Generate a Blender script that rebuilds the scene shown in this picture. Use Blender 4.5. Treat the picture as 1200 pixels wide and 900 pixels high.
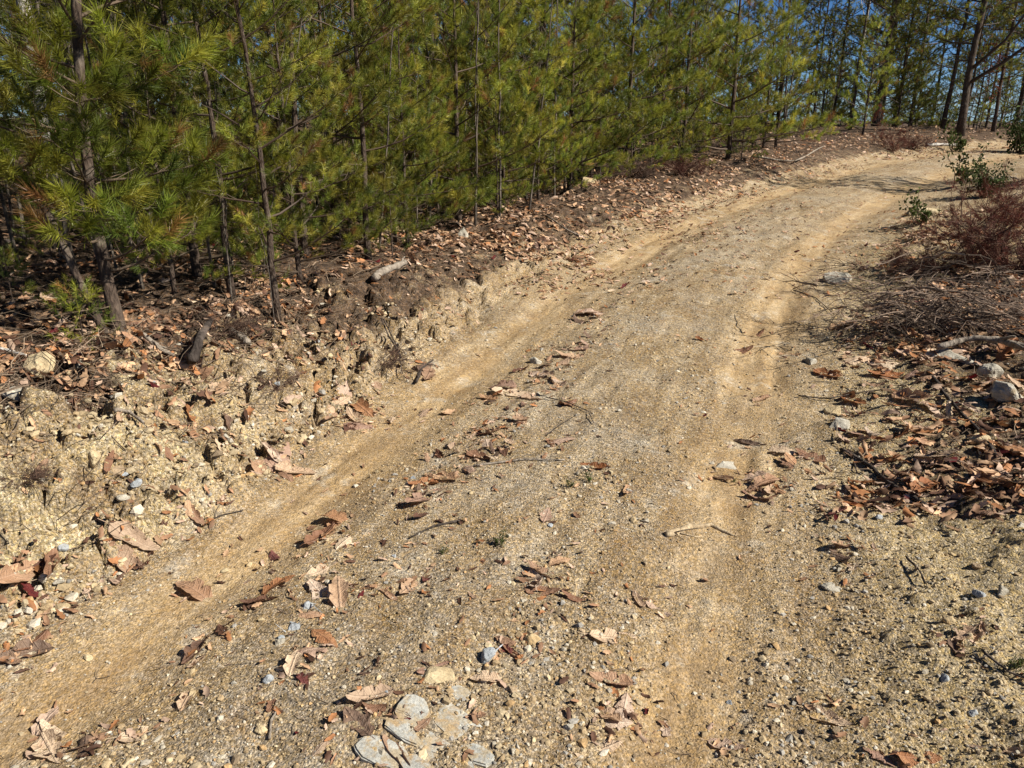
import bpy, math, random
import numpy as np
from mathutils import Vector, Matrix

for o in list(bpy.data.objects):
    bpy.data.objects.remove(o, do_unlink=True)
R = math.radians
rng = np.random.default_rng(7)
random.seed(7)
SC = bpy.context.scene
COL = SC.collection

# ------------------------------------------------------------------ camera
CAM_H, PITCH = 1.55, R(20)
cam_d = bpy.data.cameras.new('camera')
cam = bpy.data.objects.new('camera', cam_d)
COL.objects.link(cam)
cam.location = (0, 0, CAM_H)
cam.rotation_euler = (R(90) - PITCH, 0, 0)
cam_d.sensor_fit = 'HORIZONTAL'
cam_d.sensor_width = 36.0
cam_d.lens = 36.0 * 901 / 1200
cam_d.clip_start, cam_d.clip_end = 0.05, 3000
SC.camera = cam

# ------------------------------------------------------------------ light
SUN_EL, SUN_AZ = 40.0, 108.0        # azimuth from +Y towards +X
world = bpy.data.worlds.new('World')
SC.world = world
world.use_nodes = True
wn = world.node_tree
bg = wn.nodes['Background']
sky = wn.nodes.new('ShaderNodeTexSky')
sky.sky_type = 'NISHITA'
sky.sun_disc = False
sky.sun_elevation = R(SUN_EL)
sky.sun_rotation = R(SUN_AZ)
sky.air_density = 0.6
sky.dust_density = 0.0
sky.ozone_density = 6.0
sky.altitude = 2000
sat = wn.nodes.new('ShaderNodeHueSaturation')
sat.inputs['Saturation'].default_value = 1.12
wn.links.new(sky.outputs[0], sat.inputs['Color'])
wn.links.new(sat.outputs[0], bg.inputs[0])
bg.inputs[1].default_value = 0.05
sun_d = bpy.data.lights.new('sun', 'SUN')
sun_d.energy = 5.0
sun_d.angle = R(0.55)
sun_d.color = (1.0, 0.94, 0.84)
sun = bpy.data.objects.new('sun', sun_d)
COL.objects.link(sun)
to_sun = Vector((math.sin(R(SUN_AZ)) * math.cos(R(SUN_EL)), math.cos(R(SUN_AZ)) * math.cos(R(SUN_EL)), math.sin(R(SUN_EL))))
sun.rotation_euler = to_sun.to_track_quat('Z', 'Y').to_euler()
sun.location = to_sun * 50
SC.view_settings.view_transform = 'Standard'
SC.view_settings.look = 'None'
SC.view_settings.gamma = 1
SC.view_settings.exposure = 0.8
SC.render.engine = 'CYCLES'
SC.cycles.max_bounces = 5
SC.cycles.diffuse_bounces = 3
SC.cycles.transmission_bounces = 3
SC.cycles.transparent_max_bounces = 4

# ------------------------------------------------------------------ noise
def hsh(ix, iy, s):
    h = (ix.astype(np.int64) * 374761393 + iy.astype(np.int64) * 668265263 + s * 974711) & 0xffffffff
    h = ((h ^ (h >> 13)) * 1274126177) & 0xffffffff
    h = ((h ^ (h >> 16)) * 2246822519) & 0xffffffff
    h = h ^ (h >> 15)
    return h.astype(np.float64) / 4294967295.0

def vnoise(x, y, s=0):
    ix, iy = np.floor(x), np.floor(y)
    fx, fy = x - ix, y - iy
    fx = fx * fx * fx * (fx * (fx * 6 - 15) + 10)
    fy = fy * fy * fy * (fy * (fy * 6 - 15) + 10)
    a, b = hsh(ix, iy, s), hsh(ix + 1, iy, s)
    c, d = hsh(ix, iy + 1, s), hsh(ix + 1, iy + 1, s)
    return (a + (b - a) * fx) * (1 - fy) + (c + (d - c) * fx) * fy - 0.5

def fbm(x, y, freq, octv=4, s=0, gain=0.5):
    v = np.zeros_like(x, dtype=float)
    a = 1.0
    for k in range(octv):
        ca, sa = math.cos(0.7 * k + .3), math.sin(0.7 * k + .3)
        v += a * vnoise((x * ca - y * sa) * freq, (x * sa + y * ca) * freq, s + k * 17)
        a *= gain
        freq *= 2.03
    return v

def worley(x, y, freq, s=0):
    x, y = x * freq, y * freq
    ix, iy = np.floor(x), np.floor(y)
    f1 = np.full(x.shape, 9.0)
    f2 = np.full(x.shape, 9.0)
    cid = np.zeros(x.shape)
    for dx in (-1, 0, 1):
        for dy in (-1, 0, 1):
            cx, cy = ix + dx, iy + dy
            d = np.hypot(cx + hsh(cx, cy, s) - x, cy + hsh(cx, cy, s + 5) - y)
            n = d < f1
            f2 = np.where(n, f1, np.minimum(f2, d))
            cid = np.where(n, hsh(cx, cy, s + 9), cid)
            f1 = np.where(n, d, f1)
    return f1, f2, cid

def sstep(a, b, x):
    t = np.clip((x - a) / (b - a), 0, 1)
    return t * t * (3 - 2 * t)

# ------------------------------------------------------------------ terrain shape
CP = np.array([(-12, -30), (-3.4, -6), (-1.75, -2.0), (-1.0, 0.05), (-.43, 1.55), (-.22, 2.1), (.11, 3.0), (.55, 4.2), (1.41, 6.3), (2.72, 8.85),
               (5.35, 12.8), (10.1, 18.7), (14.5, 22.6), (19, 24.6), (26, 25.8), (40, 26.5), (80, 26)], float)
def dense_line(P, n=24):
    out = []
    for i in range(len(P) - 1):
        p0, p1, p2, p3 = P[max(i - 1, 0)], P[i], P[i + 1], P[min(i + 2, len(P) - 1)]
        L = np.linalg.norm(p2 - p1)
        m1 = (p2 - p0) / (np.linalg.norm(p2 - p0) + 1e-9) * L
        m2 = (p3 - p1) / (np.linalg.norm(p3 - p1) + 1e-9) * L
        for t in np.linspace(0, 1, n, endpoint=False):
            out.append((2*t**3-3*t**2+1)*p1 + (t**3-2*t**2+t)*m1 + (-2*t**3+3*t**2)*p2 + (t**3-t**2)*m2)
    out.append(P[-1])
    return np.array(out)
CL = dense_line(CP, 14)
CT = np.gradient(CL, axis=0)
CT /= np.linalg.norm(CT, axis=1)[:, None]
def lateral(x, y):
    """signed distance to the middle of the track (+ to its south-east side)"""
    x, y = np.atleast_1d(np.asarray(x, float)), np.atleast_1d(np.asarray(y, float))
    shp = x.shape
    x, y = x.ravel(), y.ravel()
    out = np.empty(len(x))
    for a in range(0, len(x), 40000):
        xx, yy = x[a:a + 40000, None], y[a:a + 40000, None]
        d2 = (xx - CL[None, :, 0]) ** 2 + (yy - CL[None, :, 1]) ** 2
        k = d2.argmin(1)
        dx, dy = xx[:, 0] - CL[k, 0], yy[:, 0] - CL[k, 1]
        perp = dx * CT[k, 1] - dy * CT[k, 0]
        along = np.abs(dx * CT[k, 0] + dy * CT[k, 1])
        out[a:a + 40000] = np.where(along < .6, perp, np.sign(perp) * np.sqrt(d2[np.arange(len(k)), k]))
    return out.reshape(shp)

RUT = 0.80
BH_Y = [-30, 0, 1.8, 2.6, 3.5, 4.6, 6.5, 9, 13, 18, 30]
BH_Z = [.5, .55, .58, .52, .46, .36, .27, .24, .26, .3, .3]
def terrain(x, y, detail=True):
    x, y = np.asarray(x, float), np.asarray(y, float)
    s = lateral(x, y)
    s = s.reshape(x.shape)
    w = fbm(x, y, .9, 3, 3) * .18
    base = .016 * np.clip(y, -30, 24) - .24 * np.maximum(y - 27.5, 0) ** 1.0 * sstep(27.5, 36, y)
    base = np.maximum(base, -30.0)
    hb = np.interp(y, BH_Y, BH_Z)
    sl = s + w
    tL = sstep(-1.12, -1.95, sl)                       # left cut bank
    z = base + hb * (tL * .8 + .2 * sstep(-1.8, -2.6, sl))
    z += .035 * np.clip(-sl - 2.2, 0, 12) + .22 * fbm(x, y, .35, 3, 8) * sstep(-1.9, -4, sl)
    sr = s + w * .7
    z += .10 * sstep(1.15, 1.9, sr) + .18 * sstep(1.7, 3.6, sr) + .04 * np.clip(sr - 3, 0, 8)
    z += .25 * fbm(x, y, .5, 3, 21) * sstep(1.5, 3.2, sr)
    road = sstep(-1.25, -1.0, sl) * (1 - sstep(1.05, 1.35, sr))
    rutm = np.maximum(np.exp(-((s + RUT) / .21) ** 2), np.exp(-((s - RUT) / .2) ** 2))
    rutm = np.clip(rutm * (1 + .9 * fbm(x, y, 1.3, 3, 40)), 0, 1)
    z -= .035 * rutm * road
    z += .03 * np.exp(-(s / .45) ** 2)
    if not detail:
        return z, s, sl, sr, road, rutm, tL
    far = sstep(30, 12, y)
    z += fbm(x, y, 2.2, 4, 50) * (.02 + .05 * (1 - road)) * far
    rough = (1 - rutm * road)
    z += fbm(x, y, 14, 3, 60) * .012 * rough * far
    al = .55 * x + .83 * y
    z += road * far * (.014 * fbm(s * 7, al * .9, 1.0, 4, 120, .6) - .006 * np.exp(-((s + .42 + .05 * np.sin(al * 1.7)) / .03) ** 2))
    # the raw cut: clods split by cracks
    cut = np.clip(sstep(-1.1, -1.3, sl) * (1 - sstep(-1.95, -2.3, sl)), 0, 1) * (.35 + .65 * sstep(7, 4, y)) * sstep(14, 8, y)
    wx, wy = x + .05 * fbm(x, y, 9, 2, 70), y + .05 * fbm(x, y, 9, 2, 71)
    f1, f2, cid = worley(wx, wy, 8.5, 80)
    z += cut * (.085 * np.clip((f2 - f1) * 5.0, 0, 1) * (.25 + cid) - .045 + .09 * fbm(x, y, 4, 4, 77))
    f1, f2, cid2 = worley(wx, wy, 22, 90)
    z += cut * .02 * np.clip((f2 - f1) * 5, 0, 1) * (.2 + cid2)
    verge = sstep(1.0, 1.5, sr) * sstep(9, 5, y)
    z += verge * .02 * np.clip((f2 - f1) * 2, 0, 1) * cid2
    # loose forest litter: knobbly
    duff = np.maximum(sstep(-1.9, -2.4, sl), sstep(1.3, 2.0, sr))
    z += duff * fbm(x, y, 9, 3, 95) * .05 * far
    return z, s, sl, sr, road, rutm, tL

def H(x, y):
    return float(terrain(np.array([x]), np.array([y]))[0][0])
def HV(x, y):
    return terrain(x, y)[0]

def px(u, v, lift=0.0):
    """the point of the ground a photograph pixel (1200 x 900) looks at"""
    d, a = (v - 450) / 901, (u - 600) / 901
    dy = math.cos(PITCH) - d * math.sin(PITCH)
    dz = -math.sin(PITCH) - d * math.cos(PITCH)
    t = np.concatenate([np.linspace(1.2, 8, 700), np.linspace(8.02, 40, 900)])
    X, Y, Z = a * t, dy * t, CAM_H + dz * t
    hz = HV(X, Y) + lift
    k = np.argmax(Z < hz)
    if not (Z < hz).any():
        k = len(t) - 1
    return float(X[k]), float(Y[k]), float(hz[k])
MPP = lambda y: (y * 1.02 + .3) / 901.0     # metres per photo pixel at distance y

# ------------------------------------------------------------------ mesh helpers
class Acc:
    def __init__(self):
        self.v, self.t, self.c, self.n = [], [], [], 0
    def add(self, v, t, c=None):
        v = np.asarray(v, np.float32).reshape(-1, 3)
        t = np.asarray(t, np.int32).reshape(-1, 3)
        self.v.append(v)
        self.t.append(t + self.n)
        if c is None:
            c = (.5, .5, .5)
        c = np.asarray(c, np.float32)
        if c.ndim == 1:
            c = np.repeat(c[None], len(v), 0)
        self.c.append(c)
        self.n += len(v)
    def mesh(self, name, mat, smooth=True):
        v, t, c = np.concatenate(self.v), np.concatenate(self.t), np.concatenate(self.c)
        return mesh_np(name, v, t, mat, smooth, {'col': c})

def mesh_np(name, v, t, mat, smooth=True, attrs=None):
    m = bpy.data.meshes.new(name)
    k = t.shape[1]
    m.vertices.add(len(v))
    m.vertices.foreach_set('co', np.ascontiguousarray(v, np.float32).ravel())
    m.loops.add(t.size)
    m.loops.foreach_set('vertex_index', np.ascontiguousarray(t, np.int32).ravel())
    m.polygons.add(len(t))
    m.polygons.foreach_set('loop_start', np.arange(0, t.size, k, dtype=np.int32))
    m.polygons.foreach_set('loop_total', np.full(len(t), k, np.int32))
    m.polygons.foreach_set('use_smooth', np.full(len(t), smooth, bool))
    for nm, a in (attrs or {}).items():
        a = np.asarray(a, np.float32)
        if a.ndim == 1:
            m.attributes.new(nm, 'FLOAT', 'POINT').data.foreach_set('value', a)
        else:
            rgba = np.ones((len(a), 4), np.float32)
            rgba[:, :3] = a
            m.attributes.new(nm, 'FLOAT_COLOR', 'POINT').data.foreach_set('color', rgba.ravel())
    m.update(calc_edges=True)
    if mat:
        m.materials.append(mat)
    return m

def link(name, mesh, parent=None, label=None, cat=None, group=None, kind=None, loc=None, rot=None, scale=None):
    o = bpy.data.objects.new(name, mesh)
    COL.objects.link(o)
    if parent is not None:
        o.parent = parent
    for k, v in (('label', label), ('category', cat), ('group', group), ('kind', kind)):
        if v:
            o[k] = v
    if loc is not None:
        o.location = loc
    if rot is not None:
        o.rotation_euler = rot
    if scale is not None:
        o.scale = (scale,) * 3 if np.isscalar(scale) else scale
    return o

def tube(acc, pts, rad, sides=6, col=(.5, .5, .5), cap=True):
    pts = np.asarray(pts, float)
    n = len(pts)
    rad = np.broadcast_to(np.asarray(rad, float), (n,))
    T = np.gradient(pts, axis=0)
    T /= np.linalg.norm(T, axis=1)[:, None] + 1e-12
    ref = np.array([0, 0, 1.0]) if abs(T[0, 2]) < .8 else np.array([1.0, 0, 0])
    A = np.cross(T, ref)
    A /= np.linalg.norm(A, axis=1)[:, None] + 1e-12
    B = np.cross(T, A)
    th = np.linspace(0, 2 * math.pi, sides, endpoint=False)
    ring = A[:, None, :] * np.cos(th)[None, :, None] + B[:, None, :] * np.sin(th)[None, :, None]
    v = (pts[:, None, :] + ring * rad[:, None, None]).reshape(-1, 3)
    i, j = np.meshgrid(np.arange(n - 1), np.arange(sides), indexing='ij')
    a, b = i * sides + j, i * sides + (j + 1) % sides
    c, d = a + sides, b + sides
    t = np.concatenate([np.stack([a, b, d], -1).reshape(-1, 3), np.stack([a, d, c], -1).reshape(-1, 3)])
    if cap and sides > 3:
        k = np.arange(1, sides - 1)
        e = (n - 1) * sides
        t = np.concatenate([t, np.stack([np.zeros_like(k), k + 1, k], -1), np.stack([e + np.zeros_like(k), e + k, e + k + 1], -1)])
    acc.add(v, t, col)

def unit(v):
    v = np.asarray(v, float)
    return v / (np.linalg.norm(v) + 1e-12)

# ------------------------------------------------------------------ materials
def new_mat(name):
    m = bpy.data.materials.new(name)
    m.use_nodes = True
    return m, m.node_tree.nodes, m.node_tree.links, m.node_tree.nodes['Principled BSDF']

class NB:
    """small node-building helper"""
    def __init__(s, nodes, links):
        s.n, s.l = nodes, links
    def put(s, sock, val):
        if hasattr(val, 'links') or hasattr(val, 'is_linked'):
            s.l.new(val, sock)
        else:
            if hasattr(sock, 'default_value'):
                try:
                    sock.default_value = val
                except Exception:
                    sock.default_value = tuple(val) + (1,)
    def noise(s, vec, scale, detail=4, rough=.55, dist=0):
        n = s.n.new('ShaderNodeTexNoise')
        s.l.new(vec, n.inputs['Vector'])
        n.inputs['Scale'].default_value = scale
        n.inputs['Detail'].default_value = detail
        n.inputs['Roughness'].default_value = rough
        n.inputs['Distortion'].default_value = dist
        return n.outputs['Fac']
    def voro(s, vec, scale, out='Distance', feature='F1', rand=1):
        n = s.n.new('ShaderNodeTexVoronoi')
        n.feature = feature
        s.l.new(vec, n.inputs['Vector'])
        n.inputs['Scale'].default_value = scale
        n.inputs['Randomness'].default_value = rand
        return n.outputs[out]
    def mix(s, fac, a, b, mode='MIX'):
        n = s.n.new('ShaderNodeMix')
        n.data_type = 'RGBA'
        n.blend_type = mode
        s.put(n.inputs[0], fac)
        s.put(n.inputs[6], a)
        s.put(n.inputs[7], b)
        return n.outputs[2]
    def math(s, op, a, b=0.0, c=0.0, clamp=False):
        n = s.n.new('ShaderNodeMath')
        n.operation = op
        n.use_clamp = clamp
        s.put(n.inputs[0], a)
        s.put(n.inputs[1], b)
        s.put(n.inputs[2], c)
        return n.outputs[0]
    def ramp(s, fac, lo, hi, a=0.0, b=1.0):
        n = s.n.new('ShaderNodeMapRange')
        n.interpolation_type = 'SMOOTHSTEP'
        s.put(n.inputs[0], fac)
        n.inputs[1].default_value, n.inputs[2].default_value = lo, hi
        n.inputs[3].default_value, n.inputs[4].default_value = a, b
        return n.outputs[0]
    def attr(s, name, out='Fac'):
        n = s.n.new('ShaderNodeAttribute')
        n.attribute_name = name
        return n.outputs[out]
    def bump(s, h, strength, dist, normal=None):
        n = s.n.new('ShaderNodeBump')
        n.inputs['Strength'].default_value = strength
        n.inputs['Distance'].default_value = dist
        s.l.new(h, n.inputs['Height'])
        if normal is not None:
            s.l.new(normal, n.inputs['Normal'])
        return n.outputs[0]
    def hsv(s, col, h=.5, sa=1, v=1):
        n = s.n.new('ShaderNodeHueSaturation')
        s.put(n.inputs['Hue'], h)
        s.put(n.inputs['Saturation'], sa)
        s.put(n.inputs['Value'], v)
        s.put(n.inputs['Color'], col)
        return n.outputs[0]
    def coord(s, out='Object'):
        return s.n.new('ShaderNodeTexCoord').outputs[out]

def soil_material():
    m, n, l, bs = new_mat('soil')
    b = NB(n, l)
    P = n.new('ShaderNodeNewGeometry').outputs['Position']
    rut, lit, cut, verge = b.attr('rut'), b.attr('litter'), b.attr('cut'), b.attr('verge')
    big = b.noise(P, 1.1, 5, .6)
    mid = b.noise(P, 7, 6, .65)
    fine = b.noise(P, 60, 5, .7)
    grit = b.noise(P, 260, 3, .7)
    # gravelly crown of the track
    col = b.mix(b.ramp(big, .38, .62), (.30, .215, .11, 1), (.385, .29, .165, 1))
    col = b.mix(b.math('MULTIPLY', b.ramp(mid, .5, .72), .7), col, (.45, .375, .255, 1))
    # compacted wheel ruts
    rcol = b.mix(b.ramp(b.noise(P, 3.2, 5, .6), .35, .68), (.335, .23, .115, 1), (.445, .325, .175, 1))
    col = b.mix(b.math('MULTIPLY', rut, .85), col, rcol)
    cv = n.new('ShaderNodeCombineXYZ')
    l.new(b.math('MULTIPLY', b.attr('su'), 9.0), cv.inputs[0])
    l.new(b.math('MULTIPLY', b.attr('sv'), 1.1), cv.inputs[1])
    streak = b.noise(cv.outputs[0], 1.0, 6, .68, .4)
    col = b.mix(b.math('MULTIPLY', b.ramp(streak, .50, .66), .5), col, (.50, .40, .255, 1))
    col = b.mix(b.math('MULTIPLY', b.ramp(streak, .50, .36), .55), col, (.225, .15, .075, 1))
    blot = b.noise(P, 2.6, 7, .72, .5)
    col = b.mix(b.math('MULTIPLY', b.ramp(blot, .5, .40), .5), col, (.25, .185, .11, 1))
    col = b.mix(b.math('MULTIPLY', b.ramp(b.noise(P, 4.4, 7, .72), .55, .66), .5), col, (.46, .42, .34, 1))
    crown = b.ramp(b.math('ABSOLUTE', b.math('SUBTRACT', b.attr('su'), .05)), .62, .25)
    col = b.mix(b.math('MULTIPLY', crown, b.ramp(b.noise(P, 1.7, 6, .7), .42, .62, 0, .4)), col, (.385, .335, .25, 1))
    # rusty damp patches
    col = b.mix(b.math('MULTIPLY', b.ramp(b.noise(P, 2.3, 6, .65), .58, .74), .55), col, (.27, .145, .05, 1))
    # pale crumbly cut
    ccol = b.mix(b.ramp(b.noise(P, 5, 6, .65), .36, .62), (.24, .17, .09, 1), (.47, .38, .215, 1))
    ccol = b.mix(b.math('MULTIPLY', b.ramp(b.noise(P, 3.1, 6, .7), .52, .66), .6), ccol, (.17, .125, .08, 1))
    col = b.mix(cut, col, ccol)
    col = b.mix(b.math('MULTIPLY', verge, .8), col, b.mix(mid, (.30, .225, .11, 1), (.52, .42, .24, 1)))
    # brown duff, its colour deepened further to stand in for tree shade
    dcol = b.mix(b.ramp(b.noise(P, 14, 6, .7), .35, .65), (.040, .027, .018, 1), (.15, .098, .058, 1))
    litm = b.math('ADD', lit, b.math('MULTIPLY', b.math('SUBTRACT', b.noise(P, 6, 6, .7), .5), .9))
    col = b.mix(b.ramp(litm, .38, .68), col, dcol)
    # single grains
    vc = b.voro(P, 130, 'Color')
    sep = n.new('ShaderNodeSeparateColor')
    l.new(vc, sep.inputs[0])
    g1 = b.ramp(sep.outputs[0], 0, 1, .62, 1.38)
    rutinv = b.math('SUBTRACT', 1.0, b.math('MULTIPLY', rut, .55))
    vc2 = b.voro(P, 330, 'Color')
    sep2 = n.new('ShaderNodeSeparateColor')
    l.new(vc2, sep2.inputs[0])
    g2 = b.ramp(sep2.outputs[0], 0, 1, .7, 1.3)
    col = b.mix(rutinv, col, b.hsv(col, .5, b.ramp(sep.outputs[1], 0, 1, .72, 1.1), b.math('MULTIPLY', g1, g2)))
    col = b.hsv(col, .497, 1.06, b.ramp(fine, .25, .75, .70, 1.30))
    l.new(col, bs.inputs['Base Color'])
    bs.inputs['Roughness'].default_value = .95
    bs.inputs['Specular IOR Level'].default_value = .15
    d1 = b.voro(P, 130)
    d2 = b.voro(P, 55)
    h = b.math('ADD', b.math('MULTIPLY', d1, -.35), b.math('MULTIPLY', grit, .25))
    h = b.math('ADD', h, b.math('MULTIPLY', fine, .9))
    h = b.math('ADD', h, b.math('MULTIPLY', d2, b.math('MULTIPLY', cut, -.8)))
    h = b.math('MULTIPLY', h, rutinv)
    nr = b.bump(h, 1.0, .016)
    nr = b.bump(mid, .5, .03, nr)
    l.new(nr, bs.inputs['Normal'])
    return m

def col_material(name, rough=.85, noise_scale=60, amp=.35, translucent=0.0, bump=.3, bdist=.003, rand=.0, spec=.2):
    """colour from the mesh's own 'col' attribute with grain on top"""
    m, n, l, bs = new_mat(name)
    b = NB(n, l)
    P = n.new('ShaderNodeNewGeometry').outputs['Position']
    f = b.noise(P, noise_scale, 5, .65)
    col = b.hsv(b.attr('col', 'Color'), .5, 1, b.ramp(f, .25, .75, 1 - amp, 1 + amp))
    if rand:
        oi = n.new('ShaderNodeObjectInfo').outputs['Random']
        col = b.hsv(col, b.ramp(oi, 0, 1, .506, .486), 1, b.ramp(b.math('FRACT', b.math('MULTIPLY', oi, 7.3)), 0, 1, 1 - rand, 1 + rand))
    l.new(col, bs.inputs['Base Color'])
    bs.inputs['Roughness'].default_value = rough
    bs.inputs['Specular IOR Level'].default_value = spec
    if bump:
        l.new(b.bump(f, bump, bdist), bs.inputs['Normal'])
    if translucent:
        tr = n.new('ShaderNodeBsdfTranslucent')
        l.new(col, tr.inputs[0])
        mx = n.new('ShaderNodeMixShader')
        mx.inputs[0].default_value = translucent
        l.new(bs.outputs[0], mx.inputs[1])
        l.new(tr.outputs[0], mx.inputs[2])
        l.new(mx.outputs[0], n['Material Output'].inputs[0])
    return m

def bark_material(name, c1, c2, c3, scale=1.0):
    m, n, l, bs = new_mat(name)
    b = NB(n, l)
    P = b.coord('Object')
    mp = n.new('ShaderNodeMapping')
    mp.inputs['Scale'].default_value = (1, 1, .28)
    l.new(P, mp.inputs[0])
    f = b.noise(mp.outputs[0], 45 * scale, 6, .7)
    pl = b.voro(mp.outputs[0], 38 * scale)
    col = b.mix(b.ramp(f, .3, .7), c1, c2)
    col = b.mix(b.math('MULTIPLY', b.ramp(b.noise(P, 7, 5, .6), .5, .68), .75), col, c3)
    l.new(col, bs.inputs['Base Color'])
    bs.inputs['Roughness'].default_value = .95
    bs.inputs['Specular IOR Level'].default_value = .1
    l.new(b.bump(b.math('ADD', f, pl), .8, .012), bs.inputs['Normal'])
    return m

def leaf_material(name, c1, c2):
    m, n, l, bs = new_mat(name)
    b = NB(n, l)
    P = b.coord('Object')
    oi = n.new('ShaderNodeObjectInfo').outputs['Random']
    f = b.noise(P, 3.0, 5, .65)
    col = b.mix(b.ramp(f, .3, .7), c1, c2)
    sx = n.new('ShaderNodeSeparateXYZ')
    l.new(P, sx.inputs[0])
    # midrib and side veins, paler
    ay = b.math('ABSOLUTE', sx.outputs[1])
    vein = b.math('SINE', b.math('MULTIPLY', b.math('SUBTRACT', sx.outputs[0], b.math('MULTIPLY', ay, .7)), 44.0))
    vm = b.math('MAXIMUM', b.ramp(ay, .012, .03, 1, 0), b.math('MULTIPLY', b.ramp(vein, .8, 1.0), .5))
    col = b.mix(b.math('MULTIPLY', vm, .16), col, b.hsv(col, .5, .8, 1.6))
    spots = b.ramp(b.noise(P, 11, 4, .6), .6, .7)
    col = b.mix(b.math('MULTIPLY', spots, .5), col, b.hsv(col, .49, 1, .45))
    col = b.hsv(col, b.ramp(oi, 0, 1, .488, .512), b.ramp(oi, 0, 1, 1.1, .8), b.ramp(oi, 0, 1, .7, 1.25))
    l.new(col, bs.inputs['Base Color'])
    bs.inputs['Roughness'].default_value = .6
    bs.inputs['Specular IOR Level'].default_value = .3
    l.new(b.bump(b.math('ADD', b.math('MULTIPLY', vm, .4), f), .5, .05), bs.inputs['Normal'])
    tr = n.new('ShaderNodeBsdfTranslucent')
    l.new(col, tr.inputs[0])
    mx = n.new('ShaderNodeMixShader')
    mx.inputs[0].default_value = .18
    l.new(bs.outputs[0], mx.inputs[1])
    l.new(tr.outputs[0], mx.inputs[2])
    l.new(mx.outputs[0], n['Material Output'].inputs[0])
    return m

def rock_material(name, c1, c2, c3):
    m, n, l, bs = new_mat(name)
    b = NB(n, l)
    P = n.new('ShaderNodeNewGeometry').outputs['Position']
    f = b.noise(P, 22, 7, .7)
    col = b.mix(b.ramp(f, .35, .65), c1, c2)
    col = b.mix(b.math('MULTIPLY', b.ramp(b.noise(P, 9, 5, .6, .6), .55, .68), .8), col, c3)
    col = b.hsv(col, .5, 1, b.ramp(b.noise(P, 140, 4, .7), .25, .75, .75, 1.25))
    l.new(col, bs.inputs['Base Color'])
    bs.inputs['Roughness'].default_value = .85
    bs.inputs['Specular IOR Level'].default_value = .25
    l.new(b.bump(b.math('ADD', f, b.math('MULTIPLY', b.noise(P, 90, 4, .7), .5)), .6, .012), bs.inputs['Normal'])
    return m

M_SOIL = soil_material()
M_GRAVEL = col_material('gravel', .9, 180, .3, 0, .4, .004)
M_NEEDLE = col_material('needles', .45, 2.2, .3, .42, 0, rand=.32, spec=.4)
M_DRY = col_material('dry_foliage', .8, 9, .3, .2, 0)
M_TWIG = col_material('twig_bark', .9, 60, .35, 0, .4, .003)
M_LITTER = col_material('litter_leaves', .65, 35, .35, .15, .3, .003)
M_BARK = bark_material('pine_bark', (.032, .025, .021, 1), (.105, .078, .058, 1), (.13, .115, .095, 1))  # tall pines' bark, darkened so its colour carries the crowns' shade
M_BARKR = bark_material('young_pine_bark', (.035, .026, .021, 1), (.115, .083, .062, 1), (.17, .14, .11, 1), 1.6)
M_PALE = bark_material('pale_hardwood_bark', (.28, .26, .23, 1), (.52, .49, .44, 1), (.10, .09, .075, 1), .7)
M_GREYB = bark_material('grey_hardwood_bark', (.07, .058, .047, 1), (.18, .15, .12, 1), (.05, .042, .035, 1))
M_WOOD = bark_material('weathered_wood', (.16, .13, .10, 1), (.36, .31, .25, 1), (.09, .07, .055, 1))
M_DRIFT = bark_material('splintered_wood', (.30, .22, .13, 1), (.52, .42, .28, 1), (.20, .14, .085, 1))
M_DARKW = bark_material('charred_wood', (.025, .02, .017, 1), (.08, .065, .055, 1), (.14, .11, .09, 1))

# ------------------------------------------------------------------ terrain mesh
def axis_y():
    a = [-400, -200, -100, -50, -25, -12, -6, -3, -1.5, -.7, -.2, .2, .5, .75, .9, 1.0]
    y = 1.06
    while y < 600:
        a.append(y)
        y += .016 if y < 2.9 else (.0056 * y if y < 15 else .084 * 1.032 ** ((len(a) - n15)))
        if y < 15:
            n15 = len(a)
    return np.array(a + [900, 1600])
def axis_x():
    a = list(np.arange(-3.0, 3.4, .016))
    st, x = .016, a[-1]
    hi = []
    while x < 900:
        st *= 1.032
        x += st
        hi.append(x)
    st, x, lo = .016, a[0], []
    while x > -900:
        st *= 1.032
        x -= st
        lo.append(x)
    return np.array(lo[::-1] + a + hi)
AX, AY = axis_x(), axis_y()
GX, GY = np.meshgrid(AX, AY)
Z, S, SL, SR, ROADM, RUTM, TL = terrain(GX, GY)
litter = np.maximum(sstep(-1.6, -2.05, SL + .3 * fbm(GX, GY, 3, 3, 200)) ,
                    sstep(1.35, 1.75, SR + .35 * fbm(GX, GY, 2.5, 3, 210)) * sstep(1.9, 2.7, GY) * (.62 - .2 * sstep(5.5, 8, GY)))
litter = np.maximum(litter, .64 * sstep(-1.2, -1.6, SL) * sstep(2.6, 4.6, GY))
litter = np.maximum(litter, sstep(26.0, 28.0, GY))
cutm = sstep(-1.12, -1.35, SL) * (1 - sstep(-1.8, -2.15, SL + .2 * fbm(GX, GY, 4, 3, 220))) * sstep(4.6, 2.6, GY + 2.0 * fbm(GX, GY, 1.5, 3, 230))
vergem = sstep(1.05, 1.5, SR) * sstep(10, 6, GY)
ny, nx = GX.shape
V = np.stack([GX, GY, Z], -1).reshape(-1, 3)
ii, jj = np.meshgrid(np.arange(ny - 1), np.arange(nx - 1), indexing='ij')
q = (ii * nx + jj)
Q = np.stack([q, q + 1, q + nx + 1, q + nx], -1).reshape(-1, 4)
ATT = {'su': S.ravel(), 'sv': (GX * .55 + GY * .83).ravel(), 'rut': (RUTM * ROADM).ravel(), 'litter': litter.ravel(), 'cut': cutm.ravel(), 'verge': vergem.ravel()}
qs = SL.ravel()[Q].mean(1)
qr = SR.ravel()[Q].mean(1)
qy = GY.ravel()[Q].mean(1)
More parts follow.
